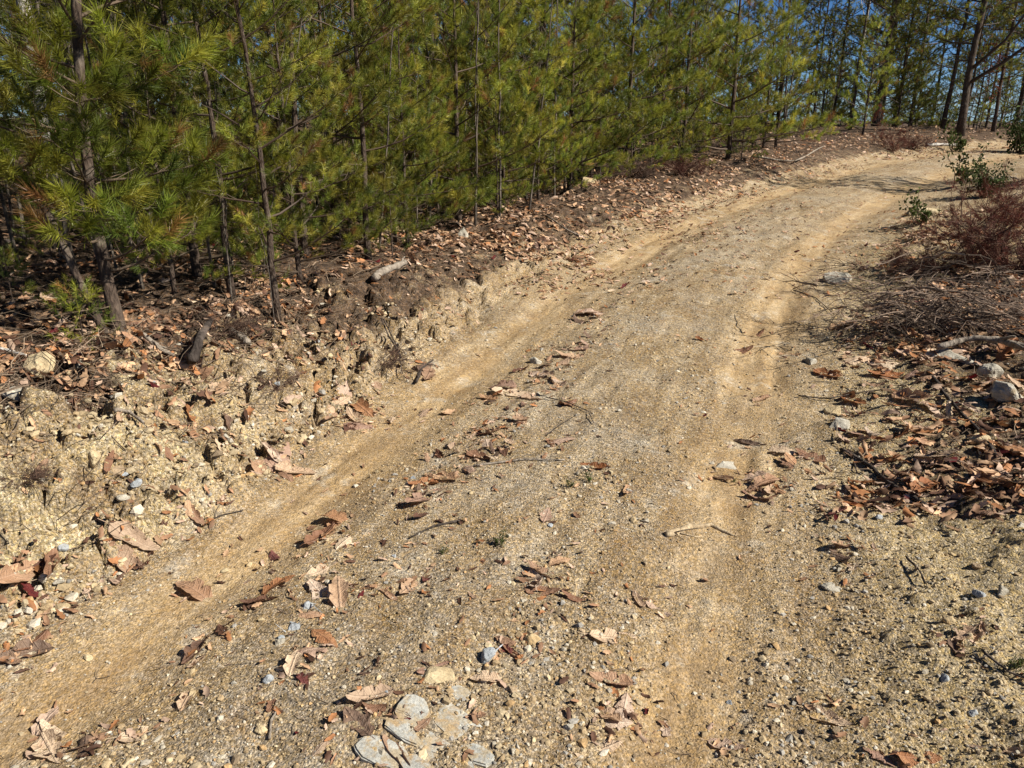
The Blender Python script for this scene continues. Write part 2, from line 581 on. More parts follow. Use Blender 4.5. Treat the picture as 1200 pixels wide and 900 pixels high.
is_road = (qs > -1.2) & (qr < 1.3)
is_bank = (~is_road) & (qs <= -1.2) & (qs > -2.1) & (qy < 12)
for nm, sel in (('dirt_road', is_road), ('roadside_bank', is_bank), ('forest_floor', ~(is_road | is_bank))):
    F = Q[sel]
    used, inv = np.unique(F, return_inverse=True)
    me = mesh_np(nm, V[used], inv.reshape(-1, 4), M_SOIL, True, {k: a[used] for k, a in ATT.items()})
    link(nm, me, kind='structure', label={'dirt_road': 'sunlit tan dirt road with two worn wheel ruts',
         'roadside_bank': 'crumbling pale earth bank cut beside the dirt road',
         'forest_floor': 'brown forest floor strewn with fallen oak leaves'}[nm], cat='ground')

# ------------------------------------------------------------------ pines
def needles(acc, base, dirs, lens, per, nlen, width, tone, spread=(30, 62), seed=0):
    """shoots with needles all round; base/dirs (N,3), tone (N,3) colour"""
    g = np.random.default_rng(seed)
    base, dirs, lens, tone = np.asarray(base), np.asarray(dirs), np.asarray(lens), np.asarray(tone)
    N = len(base)
    if N == 0:
        return
    d = np.repeat(dirs / np.linalg.norm(dirs, axis=1)[:, None], per, 0)
    t = g.random(N * per) ** .8
    p = np.repeat(base, per, 0) + d * (t * np.repeat(lens, per))[:, None]
    rv = g.normal(size=(N * per, 3))
    rv -= (rv * d).sum(1)[:, None] * d
    rv /= np.linalg.norm(rv, axis=1)[:, None]
    a = np.radians(g.uniform(spread[0], spread[1], N * per)) * (1.25 - .6 * t)
    nd = d * np.cos(a)[:, None] + rv * np.sin(a)[:, None]
    nd[:, 2] -= .05
    L = nlen * g.uniform(.7, 1.15, N * per)
    w = np.cross(nd, g.normal(size=(N * per, 3)))
    w /= np.linalg.norm(w, axis=1)[:, None]
    w *= width * .5
    tip = p + nd * L[:, None]
    v = np.stack([p - w, p + w, tip], 1).reshape(-1, 3)
    tt = np.arange(N * per * 3).reshape(-1, 3)
    c = np.repeat(np.repeat(tone, per, 0) * g.uniform(.75, 1.25, N * per)[:, None], 3, 0)
    acc.add(v, tt, np.clip(c, .004, 1))

GREENS = np.array([(.215, .230, .026), (.250, .250, .034), (.165, .200, .030), (.275, .255, .040), (.115, .150, .026)])
def tones(g, n, palette=GREENS, dead=.05):
    c = palette[g.integers(0, len(palette), n)] * g.uniform(.75, 1.25, n)[:, None]
    k = g.random(n) < dead
    c[k] = np.array((.20, .11, .035)) * g.uniform(.7, 1.3, k.sum())[:, None]
    return c

def bent(g, p0, d, L, n=6, up=.2, wig=.06):
    """a branch path that leaves along d and bends up"""
    t = np.linspace(0, 1, n)
    d = unit(d)
    p = np.asarray(p0)[None] + d[None] * (L * t)[:, None]
    p[:, 2] += up * L * t ** 2
    off = np.cumsum(g.normal(size=(n, 3)) * wig * L / n, 0)
    off -= off[:1]
    return p + off

def pine_branch(g, wood, shoots, p0, d, L, r0, up=.22, step=.13, first=.22, sub=.45, bare=False, shoot_len=.15):
    tone = g.uniform(.7, 1.35)
    path = bent(g, p0, d, L, 7, up)
    tube(wood, path, r0 * np.linspace(1, .25, 7), 4, (.11, .08, .055), False)
    n = max(2, int(L * (1 - first) / step))
    for k in range(n):
        t = first + (1 - first) * (k + g.random() * .7) / n
        i = min(int(t * 6), 5)
        f = t * 6 - i
        q = path[i] * (1 - f) + path[i + 1] * f
        tan = unit(path[i + 1] - path[i])
        side = unit(np.cross(tan, (0, 0, 1))) * (1 if k % 2 else -1)
        sd = unit(tan * .75 + side * g.uniform(.5, 1) + np.array((0, 0, g.uniform(-.15, .5))))
        Ls = (sub * L * (1 - t) + .1) * g.uniform(.6, 1.2)
        sp = bent(g, q, sd, Ls, 4, .25)
        tube(wood, sp, r0 * .35 * np.linspace(1, .4, 4), 3, (.12, .09, .06), False)
        if bare:
            continue
        m = max(1, int(Ls / .10))
        for j in range(m):
            tt = 1 - j / m * .75
            ii = min(int(tt * 3), 2)
            ff = tt * 3 - ii
            b0 = sp[ii] * (1 - ff) + sp[ii + 1] * ff
            dd = unit(unit(sp[ii + 1] - sp[ii]) + g.normal(size=3) * (.15 if j == 0 else .55) + np.array((0, 0, .18)))
            sl = shoot_len * g.uniform(.6, 1.2)
            shoots.append((b0 - dd * sl * .35, dd, sl, tone))
    if not bare:
        dd = unit(path[-1] - path[-2])
        shoots.append((path[-1] - dd * .03, dd, shoot_len, tone))
    return path

def make_pine(seed, hgt, r, base, Lmax, nb, per, nlen, width, step=.13, lean=(0, 0), dead=8, shape='bush', palette=GREENS, sides=9, dead_share=.05):
    g = np.random.default_rng(seed)
    wood, shoots = Acc(), []
    n = 14
    t = np.linspace(0, 1, n)
    P = np.stack([lean[0] * t + .009 * hgt * np.cumsum(g.normal(size=n)) * .25, lean[1] * t + .009 * hgt * np.cumsum(g.normal(size=n)) * .25, hgt * t - .12], -1)
    P[:, :2] -= P[0, :2]
    rad = r * (1 - .88 * t) * (1 + .35 * np.exp(-t * 22))
    tube(wood, P, rad, sides, (.5, .5, .5))
    trunk = wood
    limb = Acc()
    def at(h):
        k = np.clip(h / hgt, 0, .999) * (n - 1)
        i = int(k)
        return P[i] * (1 - (k - i)) + P[i + 1] * (k - i), rad[i]
    for i in range(nb):
        f = (i + .5) / nb
        h = base + (hgt - base) * f ** .9 * .98
        p0, rr = at(h)
        az = i * 2.4 + g.uniform(-.5, .5)
        if shape == 'bush':
            prof = (1 - f) ** .75 * .9 + .12
        else:
            prof = (.55 + .6 * math.sin(math.pi * min(1, f * .9 + .1))) * (1 - f * .55)
        L = Lmax * prof * g.uniform(.65, 1.15)
        el = R(g.uniform(-8, 14) + 40 * f)
        d = (math.cos(az) * math.cos(el), math.sin(az) * math.cos(el), math.sin(el))
        pine_branch(g, limb, shoots, p0, d, L, min(rr * .45, .006 + L * .011), up=g.uniform(.05, .3), step=step * .9, first=.36)
    for i in range(dead):
        h = g.uniform(.12, 1) * base + .1
        p0, rr = at(h)
        az = g.uniform(0, 6.28)
        d = (math.cos(az), math.sin(az), g.uniform(-.2, .3))
        pine_branch(g, limb, shoots, p0, d, g.uniform(.3, .9) * min(1.2, Lmax), .0042, up=-.05, step=.22, bare=True)
    shoots.append((P[-1] - np.array((0, 0, .05)), np.array((0, 0, 1.0)), .2, 1.0))
    b, d, L, tn = (np.array([s[k] for s in shoots]) for k in range(4))
    crown = Acc()
    needles(crown, b, d, L, per, nlen, width, tones(g, len(b), palette, dead_share) * tn[:, None], seed=seed)
    crown.v.append(np.concatenate(limb.v))
    crown.c.append(np.concatenate(limb.c))
    crown.t.append(np.concatenate(limb.t) + crown.n)
    crown.n += limb.n
    return trunk.mesh('trunk', M_BARK if r > .07 else M_BARKR), crown.mesh('crown', M_NEEDLE, False)

N_TREE = {}
def plant(name, parts, x, y, label, cat, group=None, rz=0.0, sc=1.0, sink=0.0, tilt=(0, 0)):
    e = link(name, None, None, label, cat, group, loc=(x, y, H(x, y) - sink), rot=(tilt[0], tilt[1], rz), scale=sc)
    e.empty_display_size = .2
    for pn, me in parts:
        if isinstance(me, tuple):
            p = link(pn, me[0], e)
            for qn, qm in me[1]:
                link(qn, qm, p)
        else:
            link(pn, me, e)
    return e

BUSH = [make_pine(100 + k, h, .036, .18, Lm, nb, 100, .088, .0046, step=.082, dead=4) for k, (h, Lm, nb) in enumerate([(3.9, 1.25, 37), (3.2, 1.15, 33), (4.4, 1.35, 41)])]
MIDP = [make_pine(140 + k, h, .045, b, Lm, nb, 72, .09, .0058, step=.09, dead=14, shape='tall') for k, (h, b, Lm, nb) in enumerate([(5.2, .7, 1.3, 30), (6.0, 1.1, 1.4, 32)])]
TALL = [make_pine(160 + k, h, r, b, Lm, nb, 24, .11, .013, step=.13, dead=24, shape='tall', palette=GREENS * .9) for k, (h, r, b, Lm, nb) in
        enumerate([(9, .075, 1.9, 2.1, 44), (10.5, .10, 2.3, 2.4, 46), (8.5, .055, 1.5, 1.9, 40)])]
SEED = [make_pine(180 + k, h, .011, .05, Lm, nb, 60, .07, .0038, dead=0, step=.06) for k, (h, Lm, nb) in enumerate([(.55, .26, 11), (.9, .38, 18)])]
PP = lambda ms: [('trunk', ms[0]), ('crown', ms[1])]

# the pine on the bank's edge, built limb by limb
def near_pine(x, y):
    g = np.random.default_rng(5)
    e = link('pine_tree', None, None, 'slender dark pine leaning over the bank edge with long needle sprays', 'pine tree', loc=(x, y, H(x, y) - .06))
    z0 = H(x, y) - .06
    tr = Acc()
    P = np.array([(.05, -.05, -.1), (.03, 0, .08), (.0, .03, .35), (-.02, .06, .7), (-.01, .10, 1.1), (.02, .14, 1.5), (.07, .2, 2.0), (.12, .25, 2.6), (.16, .3, 3.4), (.2, .3, 4.6)])
    rad = np.array([.058, .038, .029, .026, .024, .022, .021, .019, .016, .01])
    tube(tr, P, rad, 12)
    # second, leaning stem from the same root
    P2 = np.array([(.05, -.1, -.08), (-.02, -.08, .12), (-.10, -.05, .33), (-.17, -.02, .55), (-.27, 0, .78), (-.40, .02, 1.0), (-.62, .05, 1.2), (-.95, .05, 1.36)])
    tube(tr, P2, np.linspace(.022, .011, 8), 8)
    link('trunk', tr.mesh('trunk', M_BARKR), e)
    spots = [(P2, .72, 200, .65), (P2, .85, 150, .55), (P2, .97, 185, .6), (P2, .55, 120, .4), (P2, .9, 250, .5),
             (P, .42, 180, .7), (P, .36, 10, .55), (P, .46, -20, .62), (P, .50, 215, .75), (P, .53, 330, .7), (P, .56, 60, .8), (P, .6, 160, .8), (P, .62, -60, .75), (P, .66, 240, .8), (P, .7, 20, .8), (P, .73, 120, .8),
             (P, .76, 300, .8), (P, .8, 200, .7), (P, .84, 40, .7), (P, .88, 130, .6), (P, .93, 280, .5), (P, .32, 300, .35), (P, .40, 250, .6), (P, .35, 290, .45), (P2, .8, 270, .5), (P, .55, 285, .6), (P, .48, 262, .55), (P2, .95, 300, .5), (P2, .7, 240, .45), (P, .27, 275, .38), (P, .24, 330, .42), (P, .3, 230, .4), (P2, .5, 285, .35), (P, .22, 20, .45), (P, .30, 0, .5), (P, .44, 300, .6), (P2, .62, 310, .4)]
    for k, (path, f, az, L) in enumerate(spots):
        kk = f * (len(path) - 1)
        i = min(int(kk), len(path) - 2)
        p0 = path[i] * (1 - kk + i) + path[i + 1] * (kk - i)
        el = R(g.uniform(-5, 25))
        d = (math.cos(R(az)) * math.cos(el), math.sin(R(az)) * math.cos(el), math.sin(el))
        w, sh, na = Acc(), [], Acc()
        pine_branch(g, w, sh, p0, d, L, .009, up=.2, step=.05, first=.22, sub=.6, shoot_len=.14)
        b, dd, LL = (np.array([s[q] for s in sh]) for q in range(3))
        needles(na, b, dd, LL, 120, .095, .0034, tones(g, len(b), GREENS * np.array((.98, 1.02, .9)), .03), seed=900 + k)
        br = link('branch', w.mesh('branch', M_TWIG), e)
        link('needle_spray', na.mesh('needle_spray', M_NEEDLE, False), br)
    for k in range(7):
        w, sh = Acc(), []
        f = .1 + .05 * k
        kk = f * (len(P) - 1)
        i = int(kk)
        p0 = P[i] * (1 - kk + i) + P[i + 1] * (kk - i)
        az = g.uniform(0, 6.28)
        pine_branch(g, w, sh, p0, (math.cos(az), math.sin(az), .1), g.uniform(.25, .6), .004, up=0, step=.15, bare=True)
        link('dead_branch', w.mesh('dead_branch', M_TWIG), e)
near_pine(*px(132, 385)[:2])

# ------------------------------------------------------------------ hardwoods
def make_hardwood(seed, hgt, r, mat, nb=14, first=.35, spread=1.0, fork=False, leaves=0, leafcol=(.3, .13, .04), sides=9):
    g = np.random.default_rng(seed)
    tr, tw = Acc(), Acc()
    n = 12
    t = np.linspace(0, 1, n)
    P = np.stack([np.cumsum(g.normal(size=n)) * .006 * hgt, np.cumsum(g.normal(size=n)) * .006 * hgt, hgt * t - .1], -1)
    P[:, :2] -= P[0, :2]
    rad = r * (1 - .85 * t) * (1 + .3 * np.exp(-t * 25))
    tube(tr, P, rad, sides)
    tips = []
    def grow(p0, d, L, rr, lev):
        path = bent(g, p0, d, L, 6, .18, .22)
        tube(tr if lev == 0 else tw, path, rr * np.linspace(1, .3, 6), 5 if lev == 0 else 3, (.15, .12, .095), False)
        if lev < 2:
            for k in range(4 if lev == 0 else 3):
                f = g.uniform(.3, 1) * 5
                i = min(int(f), 4)
                q = path[i] * (1 - f + i) + path[i + 1] * (f - i)
                dd = unit(unit(path[i + 1] - path[i]) + g.normal(size=3) * .6)
                grow(q, dd, L * g.uniform(.35, .6), rr * .5, lev + 1)
        else:
            tips.append((path[-1], unit(path[-1] - path[-2])))
    for k in range(nb):
        h = first + (1 - first) * (k + g.random()) / nb
        kk = min(h, .97) * (n - 1)
        i = int(kk)
        p0 = P[i] * (1 - kk + i) + P[i + 1] * (kk - i)
        az = k * 2.4 + g.uniform(-.5, .5)
        el = R(g.uniform(20, 55))
        L = spread * hgt * .22 * (1.15 - h) * g.uniform(.7, 1.3)
        grow(p0, (math.cos(az) * math.cos(el), math.sin(az) * math.cos(el), math.sin(el)), L, rad[i] * .45, 0)
    parts = [('trunk', tr.mesh('trunk', mat))]
    if tw.n:
        parts.append(('crown', tw.mesh('crown', M_TWIG, False)))
    if leaves:
        lv = Acc()
        tp = np.array([a for a, _ in tips])
        for k in range(leaves):
            p = tp[g.integers(0, len(tp))] + g.normal(size=3) * .05
            quad_leaf(lv, p, g.normal(size=3), g.uniform(.05, .09), np.array(leafcol) * g.uniform(.5, 1.4), g)
        parts.append(('foliage', lv.mesh('foliage', M_DRY, False)))
    return parts

def quad_leaf(acc, p, nrm, L, col, g):
    n = unit(nrm)
    a = unit(np.cross(n, g.normal(size=3)))
    b = np.cross(n, a)
    w = L * .3
    v = [p, p + a * L * .5 + b * w + n * L * .1, p + a * L, p + a * L * .5 - b * w + n * L * .1]
    acc.add(v, [(0, 1, 2), (0, 2, 3)], np.clip(col, .004, 1))

HW_PALE = make_hardwood(300, 9, .065, M_PALE, 12, .45)
HW_GREY = [make_hardwood(310, 8.5, .036, M_GREYB, 14, .3), make_hardwood(311, 10, .05, M_GREYB, 14, .4), make_hardwood(312, 6.0, .022, M_GREYB, 12, .25)]
HW_LEAF = [make_hardwood(320, 4.2, .022, M_GREYB, 12, .25, 1.2, leaves=420, leafcol=(.30, .16, .045)), make_hardwood(321, 3.0, .018, M_GREYB, 12, .15, 1.3, leaves=420, leafcol=(.20, .06, .03))]
STEM = [make_hardwood(330 + k, h, r, M_GREYB, 5, .4, .5, sides=6) for k, (h, r) in enumerate([(3.6, .013), (4.6, .018), (2.6, .010)])]

# ---- edge of the wood: bushy young pines
edge = [(455, 268, 0, 1.0, 'broad young pine over the leafy verge, its lowest boughs touching the leaves'),
        (590, 246, 1, .8, 'short yellow-green young pine whose boughs reach out over the leafy verge'),
        (655, 228, 2, 1.0, 'tall bushy young pine beside the thin white dead stem'),
        (750, 206, 0, 1.1, 'bushy pine between the white dead stem and the wide pine at the bend'),
        (815, 196, 2, 1.05, 'thick pine whose boughs meet the wide pine at the bend'),
        (868, 188, 1, 1.4, 'wide low pine with boughs to the ground just before the road bends'),
        (908, 178, 0, .9, 'narrow pine on the far side of the wide low pine'),
        (505, 270, 1, .8, 'small rounded pine with boughs sweeping the leaves of the verge'),
        (360, 280, 2, .9, 'feathery young pine standing back from the cut bank'),
        (215, 262, 1, .8, 'loose young pine between the leaning pine and the feathery pine'),
        (540, 235, 2, 1.0, 'dense young pine filling the wood behind the leafy verge'),
        (690, 206, 1, 1.2, 'rounded dense pine just behind the thin white dead stem')]
for k, (u, v, var, sc, lab) in enumerate([
        (324, 372, 0, .46, 'thin little pine rooted at the very lip of the cut bank'), (272, 350, 1, .5, 'thin little pine just above the charred stub'),
        (352, 330, 0, .58, 'slight pine at the top of the bank in front of the feathery pine'), (205, 345, 0, .5, 'slight pine shading the ground beside the leaning pine'),
        (432, 305, 1, .58, 'slight open pine at the front of the leafy verge'), (478, 288, 0, .6, 'open little pine above the short weathered log')]):
    x, y, _ = px(u, v)
    plant('pine_tree', PP(MIDP[var] if k in (0, 1, 4) else BUSH[k % 3]), x, y, lab, 'pine tree', 'slight pines along the top of the bank', rz=k * 2.1, sc=sc if k in (0, 1, 4) else sc * .85)
for k, (u, v, var, sc, lab) in enumerate(edge):
    x, y, _ = px(u, v)
    plant('pine_tree', PP(BUSH[var]), x - .2, y + .2, lab, 'pine tree', 'young pines along the edge of the wood', rz=k * 1.9, sc=sc)

# ---- the wood behind
taken = [px(82, 262)[:2], px(244, 218)[:2]]
gs = np.random.default_rng(71)
for k in range(21):
    y = 6.0 + k * .5
    c = np.argmin(np.abs(CL[:, 1] - y))
    o = -gs.uniform(2.3, 3.3)
    plant('pine_tree', PP(BUSH[k % 3]), CL[c, 0] + CT[c, 1] * o, CL[c, 1] - CT[c, 0] * o, 'waist-high young pine filling the shady foot of the front row', 'pine tree', 'waist-high pines at the foot of the front row', rz=gs.uniform(0, 6), sc=gs.uniform(.28, .5))
def free(x, y, d):
    for (a, b) in taken:
        if (a - x) ** 2 + (b - y) ** 2 < d * d:
            return False
    taken.append((x, y))
    return True
g = np.random.default_rng(33)
def wood_spot(smin, smax, ymin, ymax, xmin=-30, xmax=30):
    for _ in range(400):
        y = g.uniform(ymin, ymax)
        x = g.uniform(max(xmin, -.80 * y - 2), min(xmax, .80 * y + 2))
        s = float(lateral(x, y)[0])
        if smin <= -s <= smax:
            return x, y
    return None
WOODL = [('slim pine deep in the shaded wood, its crown mixed with its neighbours', 'slim pines in the shaded wood'),
         ('bushy pine in the second rank behind the young pines', 'bushy pines in the second rank')]
for k in range(40):
    q = wood_spot(2.6, 5.5, 5.2, 9.5, -3.2, 3)
    if q and free(*q, .95):
        plant('pine_tree', PP(BUSH[k % 3]), *q, 'low bushy young pine crowded behind the front row of young pines', 'pine tree', 'crowded young pines behind the front row', rz=g.uniform(0, 6.28), sc=g.uniform(.6, .9))
for k in range(70):
    q = wood_spot(2.5, 8, 4.6, 18)
    if q and free(*q, .95):
        plant('pine_tree', PP((MIDP + BUSH)[k % 5]), *q, WOODL[1][0], 'pine tree', WOODL[1][1], rz=g.uniform(0, 6.28), sc=g.uniform(.75, 1.05))
for k in range(150):
    q = wood_spot(5.0, 30, 7, 38)
    if q and free(*q, 1.3):
        plant('pine_tree', PP((MIDP + TALL[2:] + BUSH)[k % 6]), *q, WOODL[0][0], 'pine tree', WOODL[0][1], rz=g.uniform(0, 6.28), sc=g.uniform(.8, 1.15))

# ---- pines beyond the crest (their trunks stand against the sky)
def far_pine(u, depth, var, sc, lab, rz=0, tilt=(0, 0)):
    x = (u - 600) / 901 * depth * 1.03
    plant('pine_tree', PP(TALL[var]), x, depth, lab, 'pine tree', 'tall pines beyond the crest', rz=rz, sc=sc, tilt=tilt)
far_pine(965, 25.5, 2, .9, 'thin straight pine with a pale foot at the top of the road')
far_pine(992, 27.5, 1, 1.0, 'thick dark pine trunk standing against the blue sky beyond the crest', 1.0)
far_pine(1085, 24.5, 1, 1.1, 'stout pine where the road bends, long limbs reaching out and up', 2.2)
far_pine(1030, 31, 0, 1.0, 'straight pine half hidden by a pine sapling beyond the crest', 2.0)
far_pine(1142, 28, 0, 1.05, 'dark straight pine rising past the stout limbed pine', 4.0)
far_pine(1052, 34, 2, 1.1, 'slim pine in the gap before the stout limbed pine', 3.0)
far_pine(925, 32, 2, 1.0, 'slim pine seen through bare branches against the blue sky', 5.0)
far_pine(1165, 33, 1, .95, 'pine far down the slope behind the bend', 5.5)
far_pine(1188, 30, 0, 1.0, 'pine standing over the dark thicket at the bend', .5)
far_pine(1110, 37, 2, 1.2, 'distant pine behind the stout limbed pine', 1.5)
far_pine(880, 36, 0, 1.0, 'distant pine behind the wide low pine', 2.7)
far_pine(1065, 27.5, 0, 1.0, 'shaggy pine crowding the stout limbed pine', 3.3)
far_pine(1120, 26.3, 2, 1.05, 'slender shaggy pine just past the stout limbed pine', 4.4)
far_pine(1180, 26.5, 1, .95, 'heavy dark pine hanging over the place where the road leaves', 5.1)
far_pine(1012, 29, 2, 1.1, 'thin dark pine beside the thick trunk beyond the crest', .7)
far_pine(945, 28.5, 2, .9, 'thin pine among bare twigs before the pale-footed pine', 1.7)
far_pine(1010, 42, 2, 1.2, 'farthest slim pine seen down the slope', 2.9)
plant('pine_tree', PP(BUSH[1]), *(lambda p: (p[0], p[1] + 1.5))(px(1038, 168)), 'bright green pine sapling at the top of the road', 'pine tree', rz=1, sc=.95)
plant('pine_tree', PP(BUSH[0]), 15.2, 31, 'dark dense pine at the top of the road past the sapling', 'pine tree', rz=1, sc=.8)
for k in range(22):
    x, y = g.uniform(7, 29), g.uniform(29, 44)
    if free(x, y, 1.6) and abs(float(lateral(x, y)[0])) > 2.5:
        plant('pine_tree', PP(BUSH[k % 3]), x, y, 'low dense pine down the slope beyond the crest', 'pine tree', 'low pines down the slope', rz=g.uniform(0, 6), sc=g.uniform(.75, 1.1))
for k in range(30):
    x, y = g.uniform(8, 40), g.uniform(34, 56)
    if free(x, y, 2.0) and x < .75 * y:
        plant('pine_tree', PP(TALL[k % 3]), x, y, 'tall dim pine far down the slope behind the others', 'pine tree', 'pines far down the slope', rz=g.uniform(0, 6), sc=g.uniform(.9, 1.2))
for k in range(16):
    x, y = g.uniform(7.5, 24), g.uniform(26.5, 36)
    if free(x, y, .8) and abs(float(lateral(x, y)[0])) > 2.2:
        plant('hardwood_tree', HW_GREY[k % 3], x, y, 'bare dark hardwood against the sky beyond the crest', 'tree', 'bare hardwoods beyond the crest', rz=g.uniform(0, 6), sc=g.uniform(.7, 1.05))
for k, (x, y) in enumerate([(12.6, 28.2), (15.6, 28.0), (19.6, 28.4)]):
    plant('pine_tree', PP(MIDP[k % 2]), x, y, 'shaggy half-grown pine between the tall trunks beyond the crest', 'pine tree', 'half-grown pines beyond the crest', rz=k * 1.3, sc=1.0 + .06 * k)
for k in range(16):
    x = 8.5 + k * .85 + g.normal() * .3
    y = 28.3 + .25 * g.normal() + .12 * abs(k - 8)
    plant('pine_tree', PP(BUSH[k % 3]), x, y, 'knee-high dark pine scrub under the tall pines beyond the crest', 'pine tree', 'pine scrub beyond the crest', rz=g.uniform(0, 6), sc=g.uniform(.3, .5))
plant('pine_tree', PP(BUSH[2]), 9.9, 12.7, 'bushy pine on the inside of the bend throwing its shadow across the road', 'pine tree', rz=2, sc=1.2)
plant('pine_tree', PP(BUSH[2]), 19.8, 29.5, 'low dark pine making a thicket where the road leaves', 'pine tree', rz=3, sc=.7)

# the long bare limbs of the stout pine
def limb_mesh(seed, pts, r0, r1):
    g = np.random.default_rng(seed)
    w = Acc()
    pts = np.array(pts, float)
    tube(w, pts, np.linspace(r0, r1, len(pts)), 7, (.06, .045, .035))
    for k in range(2, len(pts) - 1):
        for q in range(2):
            d = unit(pts[k + 1] - pts[k] + g.normal(size=3) * .5)
            sp = bent(g, pts[k], d, g.uniform(.5, 1.3), 5, .1, .15)
            tube(w, sp, np.linspace(.015, .005, 5), 4, (.06, .045, .035), False)
    return w.mesh('limb', M_TWIG)

plant('hardwood_tree', HW_PALE, *px(82, 262)[:2], 'pale blotchy hardwood trunk just behind the leaning pine', 'tree')
plant('hardwood_tree', HW_PALE, -5.1, 7.6, 'thicker pale grey hardwood trunk by the fallen branch in the wood', 'tree', rz=2.2, sc=1.25)
plant('hardwood_tree', HW_GREY[0], *px(244, 218)[:2], 'straight grey hardwood trunk standing alone among the feathery pine sprays', 'tree')
plant('hardwood_tree', HW_GREY[2], 7.6, 22.5, 'bare hardwood with crooked branches against the blue sky', 'tree', rz=1.1, sc=1.1)
plant('hardwood_tree', HW_GREY[0], 8.4, 25, 'bare grey hardwood behind the wide low pine', 'tree', rz=4, sc=.9)
plant('hardwood_tree', HW_GREY[1], 18.2, 33, 'grey hardwood trunk down the slope past the bend', 'tree', rz=2)
plant('hardwood_tree', HW_PALE, 13.7, 33, 'pale hardwood trunk behind the sapling beyond the crest', 'tree', rz=2, sc=1.1)
for k in range(34):
    q = wood_spot(3.2, 16, 7, 22)
    if q and free(*q, .5):
        plant('hardwood_tree', HW_GREY[k % 3], *q, 'slim grey hardwood trunk in the shade between the pines', 'tree', 'grey hardwoods in the shaded wood', rz=g.uniform(0, 6.28), sc=g.uniform(.7, 1.1))
for k in range(190):
    q = wood_spot(2.3, 7, 4.4, 11, -7, 3)
    if q and free(*q, .22):
        plant('sapling', STEM[k % 3], *q, 'thin bare sapling stem among the pines', 'sapling', 'bare saplings among the pines', rz=g.uniform(0, 6.28), sc=g.uniform(.6, 1.1), tilt=(g.normal() * .06, g.normal() * .06))
plant('sapling', HW_LEAF[0], *px(425, 250)[:2], 'sapling with orange and yellow dead leaves among the young pines', 'sapling', sc=.8)
for k, (u, v, d) in enumerate([(800, 190, .8), (905, 178, 1.2), (1040, 176, .8), (1185, 170, 2)]):
    x, y, _ = px(u, v)
    plant('sapling', HW_LEAF[1], x, y + d, ['reddish leafy sapling at the foot of the bushy pines', 'small red-leaved sapling behind the wide low pine', 'rusty low sapling on the leaf-covered crest', 'dark reddish sapling in the thicket at the bend'][k], 'sapling', rz=k, sc=[.35, .5, .32, .9][k])
for k, (u, v) in enumerate([(322, 385), (272, 360), (970, 166), (345, 262)]):
    x, y, _ = px(u, v)
    plant('sapling', STEM[2 - (k % 2) * 2], x, y, ['thin upright stem rising from the top of the cut bank', 'thin dark stem beside the charred stub on the bank', 'slender stem standing at the crest', 'thin stem in front of the feathery young pine'][k], 'sapling', rz=k, sc=[.35, .4, .9, .5][k])
def white_stem():
    w = Acc()
    tube(w, [(0, 0, -.05), (.01, 0, .2), (-.01, .01, .5), (-.03, 0, .8)], [.022, .02, .018, .014], 7)
    x, y, z = px(686, 200)
    link('dead_sapling', w.mesh('dead_sapling', M_PALE), None, 'thin white dead stem standing at the edge of the wood', 'dead stem', loc=(x, y, z))
white_stem()

# limbs of the stout pine at the bend: parts of that tree
stout = [o for o in COL.objects if o.get('label', '').startswith('stout pine where')][0]
bpy.context.view_layer.update()
inv = stout.matrix_world.inverted()
def world_limb(pts, seed, r0, r1):
    loc = [inv @ Vector(p) for p in pts]
    link('limb', limb_mesh(seed, [tuple(p) for p in loc], r0, r1), stout)
bx, by, bz = stout.location
world_limb([(bx, by, bz + 1.5), (bx + .6, by - .4, bz + 2.0), (bx + 1.3, by - .8, bz + 2.7), (bx + 2.0, by - 1.2, bz + 3.5), (bx + 2.7, by - 1.4, bz + 4.4)], 1, .05, .02)
world_limb([(bx, by, bz + 1.9), (bx + .5, by - .5, bz + 2.6), (bx + .9, by - .9, bz + 3.6), (bx + 1.2, by - 1.1, bz + 4.7)], 2, .045, .018)

# ------------------------------------------------------------------ shrubs and brush
def make_dead_shrub(seed, h, spread, n, col, fuzz, wcol=(.11, .065, .045)):
    g = np.random.default_rng(seed)
    w, f = Acc(), Acc()
    B, D, L = [], [], []
    for k in range(n):
        az = g.uniform(0, 6.28)
        d = unit((math.cos(az) * spread, math.sin(az) * spread, g.uniform(.3, 1.1)))
        p = bent(g, g.normal(size=3) * (.04, .04, 0), d, h * g.uniform(.6, 1.15), 6, -.12, .3)
        tube(w, p, np.linspace(.005, .0018, 6), 4, wcol, False)
        for q in range(6):
            i = g.integers(1, 5)
            dd = unit(unit(p[i + 1] - p[i]) + g.normal(size=3) * .7)
            sp = bent(g, p[i], dd, h * g.uniform(.15, .4), 4, .05, .3)
            tube(w, sp, np.linspace(.003, .0012, 4), 3, wcol, False)
            for r in range(fuzz):
                j = g.integers(0, 3)
                B.append(sp[j])
                D.append(unit(sp[j + 1] - sp[j] + g.normal(size=3) * .02))
                L.append(.09)
    tn = np.array(col)[None] * g.uniform(.5, 1.4, len(B))[:, None]
    parts = [('stems', w)]
    if B:
        needles(f, B, D, L, 16, .045, .0022, tn, (30, 75), seed)
        return [('stem', w.mesh('stem', M_TWIG, False)), ('foliage', f.mesh('foliage', M_DRY, False))]
    return [('stem', w.mesh('stem', M_TWIG, False))]
